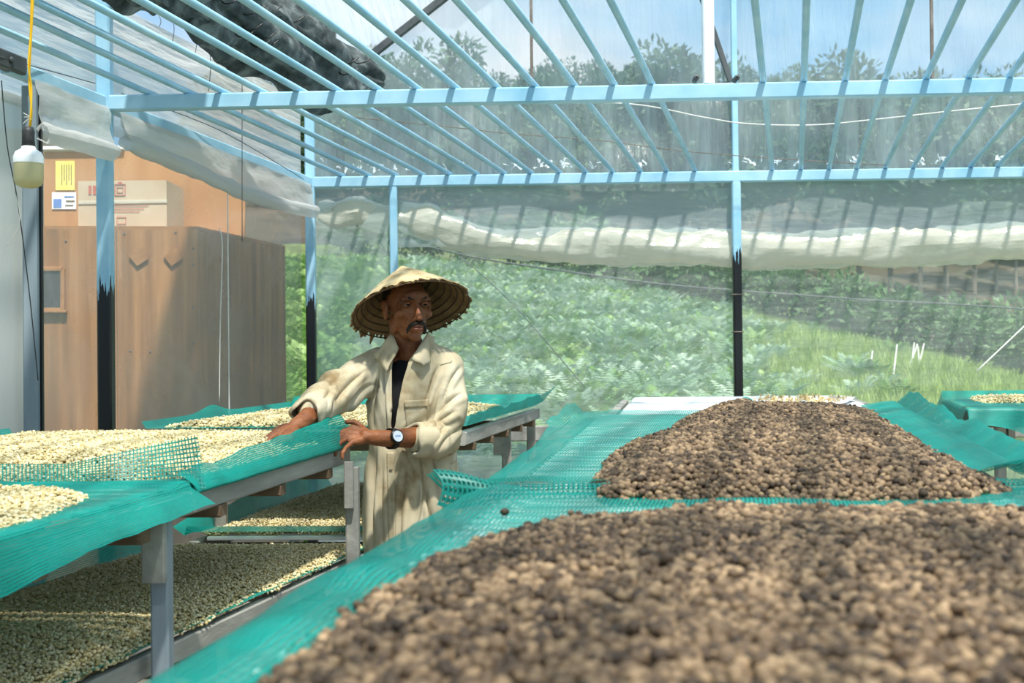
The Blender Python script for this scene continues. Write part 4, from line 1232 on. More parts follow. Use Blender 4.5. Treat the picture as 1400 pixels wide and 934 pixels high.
tier(QR4, t_r4, M['grey_wood'], M['slat'], .09); legs(QR4, [(.06, .92), (.16, .30), (.94, .1), (.94, .92)], t_r4, M['grey_wood'])
p = QR4.p(.20, .30); MB().box((p.x, p.y, p.z - .11), (.03, .05, .12)).build('brace_block', M['grey_wood'], t_r4)
t_l1 = table('drying_table', 'two-level drying table with pale beans, man leaning on its corner', QL1, 2, [])
tier(QL1, t_l1, M['grey_wood'], M['slat'], .07, cross=7)
tier(QL1b, t_l1, M['grey_wood'], M['slat'], .09, cross=3)
for k, (px, Y) in enumerate(((219, 2.66), (480, 3.72), (-260, 1.6))):
    X = (px - 700) / FPX * Y
    z1 = 0.985 + (Y - 1.2) / 2.64 * .035 - .06
    MB().bar((X, Y, 0), (X, Y, z1), .040, .045, up=(0, 1, 0)).build('leg', M['grey_steel'] if k < 1 else M['grey_wood'], t_l1)
    MB().bar((X - .006, Y - .036, z1 - (.13 if k == 0 else .12)), (X - .006, Y - .036, z1 + .02), .05 if k == 0 else .028, .025, up=(0, 1, 0)).build('corner_block', M['grey_wood'], t_l1)
legs(QL1, [(.05, .06), (.05, .5), (.05, .96)], t_l1, M['grey_steel'], .04)
t_l2 = table('drying_table', 'two-level drying table behind the man along the left wall', QL2, 2, [])
tier(QL2, t_l2, M['grey_wood'], M['slat'], .09, cross=5)
tier(QL2b, t_l2, M['grey_wood'], M['slat'], .09, cross=3)
legs(QL2, [(.96, .62), (.97, .97), (.2, .06), (.04, .9)], t_l2, M['grey_wood'], .042)
p = QL2.p(.93, .62); MB().box((p.x, p.y - .01, p.z - .12), (.045, .04, .13)).build('brace_block', M['grey_wood'], t_l2)

# ------------------------------------------------------------------ teal nets lying on the tables
def net(name, q, label, us, ts, f, mat='net', group='teal nets on the drying tables'):
    """f(u, t) -> (du, dt, dz) offsets in metres around the table surface"""
    W = (q.c[1] - q.c[0]).length; Ln = (q.p(.5, 1) - q.p(.5, 0)).length
    rows = []
    for t in ts:
        row = []
        for u in us:
            ox, oy, oz = f(u, t)
            p = q.p(min(max(u, 0), 1), min(max(t, 0), 1))
            ed = (q.p(1, t) - q.p(0, t)).normalized(); fd_ = (q.p(.5, 1) - q.p(.5, 0)).normalized()
            row.append(p + ed * ox + fd_ * oy + V((0, 0, oz + .004)))
        rows.append(row)
    o = sheet(name, rows, M[mat]); tag(o, label, 'net', group)
    return o
lin = lambda a, b, n: [a + (b - a) * i / n for i in range(n + 1)]
def drape(u, w, drop, out=.012):
    """side overhang: u<0 or u>1 measured in metres of cloth past the edge"""
    return (u - 0) if u < 0 else (u - 1 if u > 1 else 0)
sm = lambda x: x * x * (3 - 2 * x) if 0 < x < 1 else (0 if x <= 0 else 1)

def f_r1(u, t):
    wob = .010 * fbm(u * 3, t * 5, 1.0)
    if u < 0:
        k = -u / .12
        return (-.02 * k - .03 * k * (1 + fbm(t * 6, 2)), 0, -.13 * k * k - .02 * k + wob)
    if u > 1:
        k = (u - 1) / .12; return (.03 * k, 0, -.1 * k)
    z = .006 + max(0, wob)
    if u < .12: z += .014 * math.sin(u / .12 * math.pi) * (1 + fbm(t * 9, 3))
    return (0, 0, z)
net('shade_net', QR1, 'teal net under the large front cherry heap, draped over the table edge', lin(-.12, 0, 8) + lin(.02, 1.0, 40) + lin(1.03, 1.12, 4), lin(0, 1, 90), f_r1, 'net_light')
def f_r2(u, t):
    wob = .010 * fbm(u * 4, t * 6, 5.0)
    z = .006 + max(0, wob); ox = oy = 0
    fr = max(0, 1 - t / .10)
    if u < 0:
        k = -u / .12
        lift = sm((t - .25) / .6)
        ox, z = -.03 * k - .03 * k * max(0, fbm(t * 8, 4)), -.05 * k * k * (1 - lift) + (.035 * k * lift) + wob
        ox -= .05 * k * sm(1 - t / .09); z += .06 * k * sm(1 - t / .09)
    if u > 1:
        k = (u - 1) / .12
        pk = math.exp(-((t - .88) / .13) ** 2)
        ox, z = .06 * k, (.03 + .012 * fbm(t * 7, 8) + .012 * pk) * k * 1.4 + .006
    if u > .86 and u <= 1: z += .02 * sm((u - .86) / .14)
    z += .028 * math.exp(-(t / .022) ** 2) * (0.6 + .5 * fbm(u * 6, 3))
    return (ox, oy, z)
n_r2 = net('shade_net', QR2, 'teal net under the farther cherry heap, its corner pulled up to a point', lin(-.12, 0, 8) + lin(.02, 1.0, 44) + lin(1.015, 1.12, 8), lin(0, 1, 110), f_r2, 'net_light')
def f_r2h(u, t):
    a, b, c = f_r2(u, t); return (a - .004, b + .0013, c + .005)
hem = net('turned_hem', QR2, None, lin(.90, 1.0, 5) + lin(1.015, 1.118, 8), lin(0, 1, 110), f_r2h)
for key in ('category', 'group'): del hem[key]
hem.parent = n_r2
# folded front hem of that net, its loose end sticking out past the table edge
rows = []
for i in range(70):
    k = i / 69; row = []
    px = 597 + (1440 - 597) * k
    for j in range(13):
        a = j / 12
        X = (px - 700) / FPX * 2.06
        open_ = 1 - sm((px - 597) / 110)
        zt_ = 1.062 + (.020 + .026 * open_) + .006 * fbm(px * .01, 3)
        zb_ = 1.062 - .004 * (1 - open_) - .012 * open_ - .01 * open_ * math.sin(k * 40)
        th = a * math.pi
        row.append((X + .01 * open_ * math.sin(a * 9), 2.045 - .035 * math.cos(th) * (1 - .3 * open_), (zb_ + (zt_ - zb_) * math.sin(th) * (1 if a < .5 else 1)) ))
    rows.append(row)
o = sheet('net_hem', rows, M['net_open']); tag(o, 'folded teal net hem between the two cherry heaps, loose end beside the man', 'net', 'teal nets on the drying tables')

def f_l1a(u, t):
    wob = .008 * fbm(u * 4, t * 5, 9.0)
    if u > 1:
        k = (u - 1) / .12; w2 = sm((.88 - t) / .5)
        return (.012 * k + .035 * k * (1 - w2) + .012 * k * fbm(t * 12, 2), .03 * k * (1 - w2), -(.045 + .055 * w2) * k - .0 + wob * k)
    return (0, 0, .004 + max(0, wob) + .012 * math.exp(-((t - .98) / .02) ** 2))
QA = Quad(QL1.p(0, 0).xy, QL1.p(1, 0).xy, QL1.p(1, .575).xy, QL1.p(0, .575).xy, QL1.p(0, 0).z, QL1.p(0, .575).z)
QB = Quad(QL1.p(0, .58).xy, QL1.p(1, .58).xy, QL1.p(1, 1).xy, QL1.p(0, 1).xy, QL1.p(0, .58).z, QL1.p(0, 1).z)
net('shade_net', QA, 'teal net hanging over the side of the two-level table at its steel leg', lin(0, 1, 30) + lin(1.01, 1.12, 10), lin(0, 1, 70), f_l1a)
def f_l1b(u, t):
    wob = .006 * fbm(u * 4, t * 5, 3.0)
    if u > 1:
        k = (u - 1) / .12; up = .022 + .062 * t
        return (.016 - .05 * k * k, 0, -.022 + (up + .026) * k + .01 * k * fbm(t * 7, 1))
    if u < 0:
        k = -u / .12; return (-.03 * k, 0, .05 * k)
    return (0, 0, .005 + max(0, wob))
net('shade_net', QB, 'teal net under pale beans, its edge turned up along the rail to the hands', lin(-.12, 0, 4) + lin(.03, 1, 30) + lin(1.01, 1.12, 10), lin(0, 1, 50), f_l1b)
# the see-through net standing up across the tray
rows = []
pts_b = [(-60, 668), (0, 661), (90, 664), (180, 668), (282, 668)]
pts_t = [(-60, 650), (0, 634), (90, 634), (180, 614), (270, 595)]
for j in range(11):
    k = j / 10; row = []
    for i in range(49):
        s = i / 48 * 4; a = min(3, int(s)); f_ = s - a
        b0 = V(pts_b[a]).lerp(V(pts_b[a + 1]), f_); t0 = V(pts_t[a]).lerp(V(pts_t[a + 1]), f_)
        q = b0.lerp(t0, k)
        Y = 2.70 + .07 * k + .02 * math.sin(i * .35) * k + .05 * (i / 48)
        row.append(PY(q.x, q.y, Y))
    rows.append(row)
o = sheet('net_flap', rows, M['net_open']); tag(o, 'see-through teal net flap standing between two trays of pale beans', 'net', 'teal nets on the drying tables')

def f_low(u, t):
    wob = .006 * fbm(u * 4, t * 5, 6.0)
    if u < 0:
        k = -u / .12; return (-.04 * k, 0, .075 * k * (1 + .4 * fbm(t * 6, 1)))
    if u > 1:
        k = (u - 1) / .12; return (.02 * k, 0, -.03 * k + .015 * fbm(t * 9, 5) * k)
    return (0, 0, .004 + max(0, wob))
net('shade_net', QL1b, 'dark teal net on the shaded lower level of the table with steel leg', lin(-.12, 0, 5) + lin(.04, 1, 24), lin(0, 1, 50), f_low)
def f_low2(u, t):
    if u < 0:
        k = -u / .12; return (-.05 * k, 0, .11 * k * (.7 + .5 * fbm(t * 5, 1)) * (0.5 + .5 * sm(t / .3)))
    z = .004 + .035 * math.exp(-(t / .03) ** 2)
    return (0, 0, z)
net('shade_net', QL2b, 'dark teal net on the shaded lower level of the table behind the man', lin(-.12, 0, 6) + lin(.04, 1, 24), lin(0, 1, 50), f_low2)
def f_l2(u, t):
    wob = .01 * fbm(u * 5, t * 6, 7.0)
    if u < 0:
        k = -u / .12; return (-.02 * k, 0, (.03 + .03 * math.exp(-((t - .4) / .08) ** 2)) * k)
    if u > 1:
        k = (u - 1) / .12; e = sm((t - .75) / .25)
        return (.02 * k + .05 * k * e, .06 * e * k, (.05 + .02 * fbm(t * 6, 2) + .04 * e) * k)
    z = .005 + max(0, wob) + .05 * sm((t - .95) / .05)
    return (0, 0, z)
net('shade_net', QL2, 'teal net on the table behind the man, far end curled upward', lin(-.12, 0, 5) + lin(.03, 1, 30) + lin(1.02, 1.12, 6), lin(0, 1, 60), f_l2)
def f_r4(u, t):
    if t <= 0.001: pass
    z = .005; oy = 0
    if u < 0:
        k = -u / .12; return (-.03 * k, 0, -.07 * k * k + .005)
    if t < 0:
        k = -t / .12; return (0, -.035 * k, z - k * (.075 + .06 * math.exp(-((u - .28) / .12) ** 2)))
    return (0, 0, z + .03 * sm((t - .9) / .1))
net('shade_net', QR4, 'teal net with yellow coffee on the small table by the far wall', lin(-.12, 0, 4) + lin(.04, 1, 24), lin(-.12, 0, 6) + lin(.04, 1, 24), f_r4)

# ------------------------------------------------------------------ coffee: heaps of beans
def bean_group(name, rx, ry, rz, mat, subdiv):
    ng = bpy.data.node_groups.new(name, 'GeometryNodeTree')
    ng.interface.new_socket('Geometry', in_out='INPUT', socket_type='NodeSocketGeometry')
    ng.interface.new_socket('Geometry', in_out='OUTPUT', socket_type='NodeSocketGeometry')
    i = ng.nodes.new('NodeGroupInput'); o = ng.nodes.new('NodeGroupOutput')
    ico = ng.nodes.new('GeometryNodeMeshIcoSphere'); ico.inputs['Radius'].default_value = 1.0; ico.inputs['Subdivisions'].default_value = subdiv
    tf = ng.nodes.new('GeometryNodeTransform'); tf.inputs['Scale'].default_value = (rx, ry, rz)
    sh = ng.nodes.new('GeometryNodeSetShadeSmooth')
    sm_ = ng.nodes.new('GeometryNodeSetMaterial'); sm_.inputs['Material'].default_value = mat
    at = ng.nodes.new('GeometryNodeInputNamedAttribute'); at.data_type = 'FLOAT_VECTOR'; at.inputs['Name'].default_value = 'rot'
    a2 = ng.nodes.new('GeometryNodeInputNamedAttribute'); a2.data_type = 'FLOAT'; a2.inputs['Name'].default_value = 'size'
    er = ng.nodes.new('FunctionNodeEulerToRotation')
    ip = ng.nodes.new('GeometryNodeInstanceOnPoints')
    L = ng.links.new
    L(ico.outputs['Mesh'], tf.inputs['Geometry']); L(tf.outputs[0], sh.inputs[0]); L(sh.outputs[0], sm_.inputs[0])
    L(i.outputs[0], ip.inputs['Points']); L(sm_.outputs[0], ip.inputs['Instance'])
    L(at.outputs[0], er.inputs[0]); L(er.outputs[0], ip.inputs['Rotation']); L(a2.outputs[0], ip.inputs['Scale'])
    L(ip.outputs[0], o.inputs[0])
    return ng

def points_object(name, pts, rots, sizes, ng, parent=None):
    me = bpy.data.meshes.new(name)
    me.vertices.add(len(pts))
    me.vertices.foreach_set('co', np.asarray(pts, np.float32).reshape(-1))
    a = me.attributes.new('rot', 'FLOAT_VECTOR', 'POINT'); a.data.foreach_set('vector', np.asarray(rots, np.float32).reshape(-1))
    b = me.attributes.new('size', 'FLOAT', 'POINT'); b.data.foreach_set('value', np.asarray(sizes, np.float32))
    o = link_mesh(name, me, None, parent)
    m = o.modifiers.new('beans', 'NODES'); m.node_group = ng
    return o

def poly_dist(poly, X, Y):
    """signed inside distance of points to a polygon (positive inside)"""
    poly = np.asarray(poly); n = len(poly)
    inside = np.zeros(X.shape, bool); d = np.full(X.shape, 1e9)
    for i in range(n):
        x1, y1 = poly[i]; x2, y2 = poly[(i + 1) % n]
        cond = ((y1 > Y) != (y2 > Y)) & (X < (x2 - x1) * (Y - y1) / (y2 - y1 + 1e-12) + x1)
        inside ^= cond
        ex, ey = x2 - x1, y2 - y1
        t = np.clip(((X - x1) * ex + (Y - y1) * ey) / (ex * ex + ey * ey), 0, 1)
        d = np.minimum(d, np.hypot(X - x1 - t * ex, Y - y1 - t * ey))
    return np.where(inside, d, -d)

def wave(X, Y, seed, f=4.0):
    r = np.random.default_rng(seed); z = np.zeros_like(X)
    for k in range(7):
        a = r.uniform(0, 6.28); q = f * (1 + .5 * k)
        z += np.sin((X * math.cos(a) + Y * math.sin(a)) * q + r.uniform(0, 6.28)) / (1 + .5 * k)
    return z / 3.0

def heap(name, label, cat, poly, zfun, H, w, spacing, ng, base_mat, seed, bump=.3, layers=1.5, ymin=None, single=None):
    poly = np.asarray(poly, float)
    x0, y0 = poly.min(0); x1, y1 = poly.max(0)
    def hz(X, Y):
        d = poly_dist(poly, X, Y) + .016 * wave(X, Y, seed + 5, 16)
        h = H * (1 - np.exp(-np.maximum(d, 0) / w)) * (1 + bump * wave(X, Y, seed)) 
        return d, zfun(X, Y) + h
    # bed under the top layer
    n = 70; m_ = 70
    gx, gy = np.meshgrid(np.linspace(x0, x1, n), np.linspace(y0, y1, m_))
    d, z = hz(gx, gy)
    idx = -np.ones(gx.shape, int); vs = []
    ok = d > -0.004
    for j in range(m_):
        for i in range(n):
            if ok[j, i]:
                idx[j, i] = len(vs); vs.append((gx[j, i], gy[j, i], z[j, i] - spacing * .45))
    fs = []
    for j in range(m_ - 1):
        for i in range(n - 1):
            q = (idx[j, i], idx[j, i + 1], idx[j + 1, i + 1], idx[j + 1, i])
            if min(q) >= 0: fs.append(q)
    root = MB().add(vs, fs).build(name, base_mat, None, True)
    tag(root, label, cat, kind='stuff')
    # top layer, bean by bean
    r = np.random.default_rng(seed)
    sx = spacing; sy = spacing * .866
    xs_ = np.arange(x0, x1, sx); ys_ = np.arange(y0, y1, sy)
    X, Y = np.meshgrid(xs_, ys_); X = X + (np.arange(len(ys_)) % 2)[:, None] * sx / 2
    X = X.ravel(); Y = Y.ravel()
    if layers > 1:
        k = r.random(len(X)) < (layers - 1)
        X = np.concatenate([X, X[k] + sx * .5]); Y = np.concatenate([Y, Y[k] + sy * .33])
    X = X + r.normal(0, sx * .22, len(X)); Y = Y + r.normal(0, sx * .22, len(Y))
    d, z = hz(X, Y)
    k = d > r.exponential(.002, len(d)) - .004
    X, Y, z = X[k], Y[k], z[k] + r.normal(0, spacing * .26, k.sum()) + spacing * .15
    rot = np.stack([r.normal(0, .5, len(X)), r.normal(0, .5, len(X)), r.uniform(0, 6.28, len(X))], 1)
    size = np.clip(r.normal(1, .13, len(X)), .65, 1.35)
    P_ = np.stack([X, Y, z], 1)
    loose = None
    if single:
        # the beans that show largest become single objects
        c = np.array([(ray(0, 0))]) * 0
        px = 700 + FPX * X / Y
        vis = (px > 20) & (px < 1390) & (485 + FPX * (1.3 - z) / Y < 915)
        order = np.argsort(np.where(vis, Y, 1e9))[:single]
        keep = np.ones(len(X), bool); keep[order] = False
        loose = (P_[order], rot[order], size[order]); P_, rot, size = P_[keep], rot[keep], size[keep]
    o = points_object('bean_layer', P_, rot, size, ng, root); o['kind'] = 'stuff'
    return root, loose

NG_CH = bean_group('cherry_layer', .0062, .0054, .0050, M['cherry'], 2)
NG_BN = bean_group('bean_layer', .0052, .0040, .0033, M['bean'], 2)
NG_BG = bean_group('grey_bean_layer', .0054, .0043, .0036, M['bean'], 1)
NG_BF = bean_group('far_bean_layer', .0072, .0056, .0042, M['bean'], 1)
NG_HU = bean_group('husk_layer', .010, .0055, .0022, M['husk'], 1)
def zq(q, extra=.004):
    def f(X, Y):
        t = np.clip((Y - q.c[0].y) / (q.c[3].y - q.c[0].y), 0, 1)
        return q.z0 + (q.z1 - q.z0) * t + extra
    return f
r1 = [PZ(x, y, 1.065).xy for x, y in ((300, 985), (360, 920), (440, 850), (540, 792), (640, 748), (770, 722), (830, 700), (890, 683), (980, 683), (1180, 688))]
poly1 = [(-.10, .42), (-.22, .62)] + [tuple(p) for p in r1[:6]] + [((px - 700) / FPX * Y, Y) for px, Y in ((835, 1.62), (900, 1.70), (980, 1.73), (1120, 1.69), (1300, 1.68))] + [(.76, 1.64), (.66, 1.0), (.55, .42)]
root, loose = heap('coffee_cherry_heap', 'large heap of dried brown coffee cherries on the front table', 'coffee cherries', poly1, zq(QR1), .036, .075, .0102, NG_CH, M['cherry_base'], 21, .25, 1.45, single=300)
# single cherries of the front heap
me_c = bpy.data.meshes.new('coffee_cherry'); bm = bmesh.new()
bmesh.ops.create_icosphere(bm, subdivisions=2, radius=1.0)
for v in bm.verts:
    k = 1 + .10 * noise.noise(v.co * 2.1); v.co = V((v.co.x * .0062 * k, v.co.y * .0054 * k, v.co.z * .0050 * k))
bm.to_mesh(me_c); bm.free(); me_c.polygons.foreach_set('use_smooth', [True] * len(me_c.polygons)); me_c.materials.append(M['cherry'])
for p, ro, s in zip(*loose):
    o = bpy.data.objects.new('coffee_cherry', me_c); COL.objects.link(o)
    o.location = p; o.rotation_euler = ro; o.scale = (s, s, s)
    tag(o, 'single dried brown coffee cherry on top of the large front heap', 'coffee cherry', 'cherries at the front of the large heap')
poly2 = [tuple(PZ(x, y, 1.085).xy) for x, y in ((825, 668), (812, 650), (835, 622), (868, 606), (912, 596), (925, 582), (958, 572), (985, 566), (1030, 564), (1075, 572), (1130, 569), (1195, 572), (1235, 592), (1290, 616), (1345, 640), (1392, 660), (1330, 668), (1100, 672))]
heap('coffee_cherry_heap', 'brown coffee cherry heap with a peak beside the white board table', 'coffee cherries', poly2, zq(QR2), .058, .10, .0102, NG_CH, M['cherry_base'], 33, .30, 1.4)
# loose cherries fallen on the teal net
for px, py, z in ((722, 718, 1.07), (838, 648, 1.08), (690, 700, 1.07)):
    o = bpy.data.objects.new('fallen_cherry', me_c); COL.objects.link(o); o.location = PZ(px, py, z + .008) ; o.scale = (1.1, 1.1, 1.1)
    tag(o, 'stray brown coffee cherry lying on the bare teal net', 'coffee cherry', 'stray cherries on the net')
pA = [QA.p(u, t).xy for u, t in ((.02, .05), (.93, .05), (.955, .45), (.95, .72), (.90, .86), (.80, .93), (.5, .95), (.02, .95))]
heap('coffee_bean_heap', 'cream coffee beans on the tray with net hanging over its side', 'coffee beans', [tuple(p) for p in pA], zq(QA), .028, .05, .0085, NG_BN, M['bean_base'], 41, .3, 1.3)
pB = [QB.p(u, t).xy for u, t in ((-.03, .03), (.96, .03), (.955, .5), (.95, .97), (-.03, .98))]
heap('coffee_bean_heap', 'wide bed of cream coffee beans the man rakes with his hand', 'coffee beans', [tuple(p) for p in pB], zq(QB), .062, .12, .0088, NG_BN, M['bean_base'], 43, .25, 1.3)
pC = [QL1b.p(u, t).xy for u, t in ((.02, .02), (.99, .02), (.99, .985), (.02, .985))]
heap('coffee_bean_heap', 'shaded bed of coffee beans on the lower level, steel leg before it', 'coffee beans', [tuple(p) for p in pC], zq(QL1b), .03, .06, .0092, NG_BG, M['bean_base'], 45, .5, 1.3)
pD = [QL2b.p(u, t).xy for u, t in ((.03, .04), (.97, .04), (.97, .97), (.03, .97))]
heap('coffee_bean_heap', 'shaded bed of coffee beans on the lower level behind the hem of net', 'coffee beans', [tuple(p) for p in pD], zq(QL2b), .03, .06, .0115, NG_BG, M['bean_base'], 47, .5, 1.2)
pE = [QL2.p(u, t).xy for u, t in ((.04, .03), (.90, .03), (.86, .9), (.05, .9))]
heap('coffee_bean_heap', 'cream coffee beans on the table behind the man', 'coffee beans', [tuple(p) for p in pE], zq(QL2), .02, .06, .0125, NG_BF, M['bean_base'], 49, .4, 1.2)
pF = [QR4.p(u, t).xy for u, t in ((.10, .35), (.95, .25), (.95, .85), (.10, .85))]
heap('coffee_bean_heap', 'yellow coffee beans on the small table by the far wall', 'coffee beans', [tuple(p) for p in pF], zq(QR4), .018, .04, .014, NG_BF, M['bean_base'], 51, .3, 1.2)
# paper sheet with yellow husks on the white boards
sp = [PZ(x, y, 1.078) for x, y in ((1018, 556), (1150, 557), (1172, 546), (1040, 545))]
rows = [[sp[0].lerp(sp[1], i / 10).lerp(sp[3].lerp(sp[2], i / 10), j / 6) + V((0, 0, .012 + .006 * fbm(i * .7, j * .7))) for i in range(11)] for j in range(7)]
o = sheet('paper_sheet', rows, M['paper_white'], None, True, .002); tag(o, 'white sheet spread with yellow husks on the white board table', 'sheet')
r = np.random.default_rng(3); pts = []
for k in range(210):
    a, b = r.beta(1.6, 1.6), r.beta(1.5, 1.5)
    p = sp[0].lerp(sp[1], float(a)).lerp(sp[3].lerp(sp[2], float(a)), float(b)); pts.append((p.x, p.y, p.z + .014 + .006 * r.random()))
o = points_object('coffee_husks', pts, r.uniform(0, 6.28, (len(pts), 3)), r.uniform(.6, 1.4, len(pts)), NG_HU)
tag(o, 'yellow brown husks scattered on the white sheet', 'husks', kind='stuff')
rows = [[PZ(1008 + 2.3 * i, 552 - j * .9, 1.085) + V((0, 0, .018 * math.sin(i / 10 * 3.1) * math.sin(j / 5 * 3.1) + .004)) for i in range(11)] for j in range(6)]
o = sheet('net_scrap', rows, M['net']); tag(o, 'small scrap of green net at the corner of the white husk sheet', 'net')

# ------------------------------------------------------------------ outside: plants
def scatter_group(name, src):
    ng = bpy.data.node_groups.new(name, 'GeometryNodeTree')
    ng.interface.new_socket('Geometry', in_out='INPUT', socket_type='NodeSocketGeometry')
    ng.interface.new_socket('Geometry', in_out='OUTPUT', socket_type='NodeSocketGeometry')
    i = ng.nodes.new('NodeGroupInput'); o = ng.nodes.new('NodeGroupOutput')
    oi = ng.nodes.new('GeometryNodeObjectInfo'); oi.inputs['Object'].default_value = src
    at = ng.nodes.new('GeometryNodeInputNamedAttribute'); at.data_type = 'FLOAT_VECTOR'; at.inputs['Name'].default_value = 'rot'
    a2 = ng.nodes.new('GeometryNodeInputNamedAttribute'); a2.data_type = 'FLOAT'; a2.inputs['Name'].default_value = 'size'
    er = ng.nodes.new('FunctionNodeEulerToRotation'); ip = ng.nodes.new('GeometryNodeInstanceOnPoints')
    L = ng.links.new
    L(i.outputs[0], ip.inputs['Points']); L(oi.outputs['Geometry'], ip.inputs['Instance'])
    L(at.outputs[0], er.inputs[0]); L(er.outputs[0], ip.inputs['Rotation']); L(a2.outputs[0], ip.inputs['Scale'])
    L(ip.outputs[0], o.inputs[0])
    return ng

def source(name, mb, mat):
    me = bpy.data.meshes.new(name); me.from_pydata(mb.v, [], mb.f); me.materials.append(mat)
    return bpy.data.objects.new(name, me)         # not linked: only a shape for the scatter

rnd = random.Random(5)
def blade(mb, p, d, L, w, bend):
    """a bent tapering blade of three segments"""
    d = V(d).normalized(); side = d.cross(V((0, 0, 1)))
    side = side.normalized() if side.length > 1e-3 else V((1, 0, 0))
    pts = []
    for k in range(4):
        t = k / 3
        pts.append(V(p) + d * L * t - V((0, 0, bend * L * t * t)))
    vs = []
    for k, q in enumerate(pts):
        ww = w * (1 - (k / 3) ** 1.5) + .001
        vs += [q - side * ww, q + side * ww]
    mb.add(vs, [(0, 1, 3, 2), (2, 3, 5, 4), (4, 5, 7, 6)])
mb = MB()
for k in range(26):
    a = rnd.uniform(0, 6.28); el = rnd.uniform(.9, 1.45)
    blade(mb, (rnd.gauss(0, .06), rnd.gauss(0, .06), 0), (math.cos(a) * math.cos(el), math.sin(a) * math.cos(el), math.sin(el)), rnd.uniform(.25, .55), .007, rnd.uniform(.1, .4))
S_GRASS = source('grass_tuft_shape', mb, M['grass'])
def fern_shape(name, mat, fronds=24, R=.62):
    mb = MB()
    for k in range(fronds):
        a = 6.28 * k / fronds + rnd.uniform(-.3, .3); el = rnd.uniform(.75, 1.25); L = R * rnd.uniform(.8, 1.2)
        d = V((math.cos(a) * math.cos(el), math.sin(a) * math.cos(el), math.sin(el))); side = d.cross(V((0, 0, 1))).normalized()
        for j in range(1, 13):
            t = j / 13; p = d * L * t - V((0, 0, .42 * L * t * t))
            ll = L * .21 * (1.02 - t) * min(1, t * 5) + .006
            for s in (-1, 1):
                tip = p + side * s * ll + d * ll * .35 - V((0, 0, ll * .25)); b = d * .0065
                mb.add([p - b, p + b, tip + b * .3, tip - b * .3], [(0, 1, 2, 3)])
    return source(name, mb, mat)
S_FERN = fern_shape('fern_shape', M['fern']); S_FERN2 = fern_shape('pale_fern_shape', M['fern_pale'], 22, .66)
def scatter(name, n, src, region, smin, smax, label, cat, seed, dens=None):
    r = np.random.default_rng(seed); pts = []; tries = 0
    while len(pts) < n and tries < n * 12:
        tries += 1
        y = 7.9 * (region[1] / 7.9) ** r.random() ** .85
        px = r.uniform(region[2], region[3]); x = (px - 700) / FPX * y
        if dens is not None and r.random() > dens(px, x, y): continue
        pts.append((x, y, ground_z(x, y) - .02))
    rot = np.stack([r.normal(0, .12, len(pts)), r.normal(0, .12, len(pts)), r.uniform(0, 6.28, len(pts))], 1)
    o = points_object(name, pts, rot, r.uniform(smin, smax, len(pts)), scatter_group(name + '_scatter', src))
    tag(o, label, cat, kind='stuff'); return o
def d_fern(px, x, y):
    return max(.02, min(1, (1080 - px) / 380)) * (0.35 + .65 * (fbm(x * .5, y * .35, 3) > -.05))
def d_grass(px, x, y): return 1.0 if px > 1000 else .5
scatter('meadow_grass', 14000, S_GRASS, (0, 30, 330, 1560), .32, .62, 'tall light green grass covering the slope outside', 'grass', 1, d_grass)
scatter('fern_growth', 2800, S_FERN, (0, 27, 330, 1250), .55, 1.0, 'green ferns growing thickly on the slope behind the man', 'ferns', 2, d_fern)
scatter('pale_fern_growth', 1300, S_FERN2, (0, 27, 560, 1250), .55, 1.05, 'silvery pale ferns scattered over the green slope', 'ferns', 3, d_fern)

def leaf_ball(mb, c, R, n, size, squash=.8, rn=rnd):
    for k in range(n):
        u = V((rn.gauss(0, 1), rn.gauss(0, 1), rn.gauss(0, 1))).normalized()
        p = V(c) + V((u.x * R, u.y * R, u.z * R * squash)) * (rn.random() ** .35)
        d = (u + V((rn.gauss(0, .6), rn.gauss(0, .6), rn.gauss(0, .5)))).normalized()
        s = d.cross(V((rn.gauss(0, 1), rn.gauss(0, 1), 1))).normalized()
        L = size * rn.uniform(.7, 1.3)
        mb.add([p, p + d * L * .5 + s * L * .22, p + d * L, p + d * L * .5 - s * L * .22], [(0, 1, 2, 3)])
def shrub_meshes(kind):
    mb = MB(); rn = random.Random(kind * 7 + 3)
    for k in range(7):
        leaf_ball(mb, (rn.gauss(0, .28), rn.gauss(0, .28), .35 + .5 * rn.random()), .36, 170, .13, .85, rn)
    me = bpy.data.meshes.new('foliage'); me.from_pydata(mb.v, [], mb.f); me.materials.append(M['coffee_leaf'])
    st = MB()
    for k in range(4):
        st.tube([(0, 0, -.1), (rn.gauss(0, .06), rn.gauss(0, .06), .3), (rn.gauss(0, .22), rn.gauss(0, .22), .75)], [.025, .018, .008], 6)
    ms = bpy.data.meshes.new('stem'); ms.from_pydata(st.v, [], st.f); ms.materials.append(M['bark'])
    return me, ms
SHR = [shrub_meshes(k) for k in range(3)]
row_px = [(470, 318, 30), (560, 348, 29), (800, 392, 26), (1050, 446, 22), (1200, 487, 20), (1400, 540, 17), (1500, 560, 16)]
def row_at(px):
    a = np.array(row_px); return float(np.interp(px, a[:, 0], a[:, 1])), float(np.interp(px, a[:, 0], a[:, 2]))
k = 0
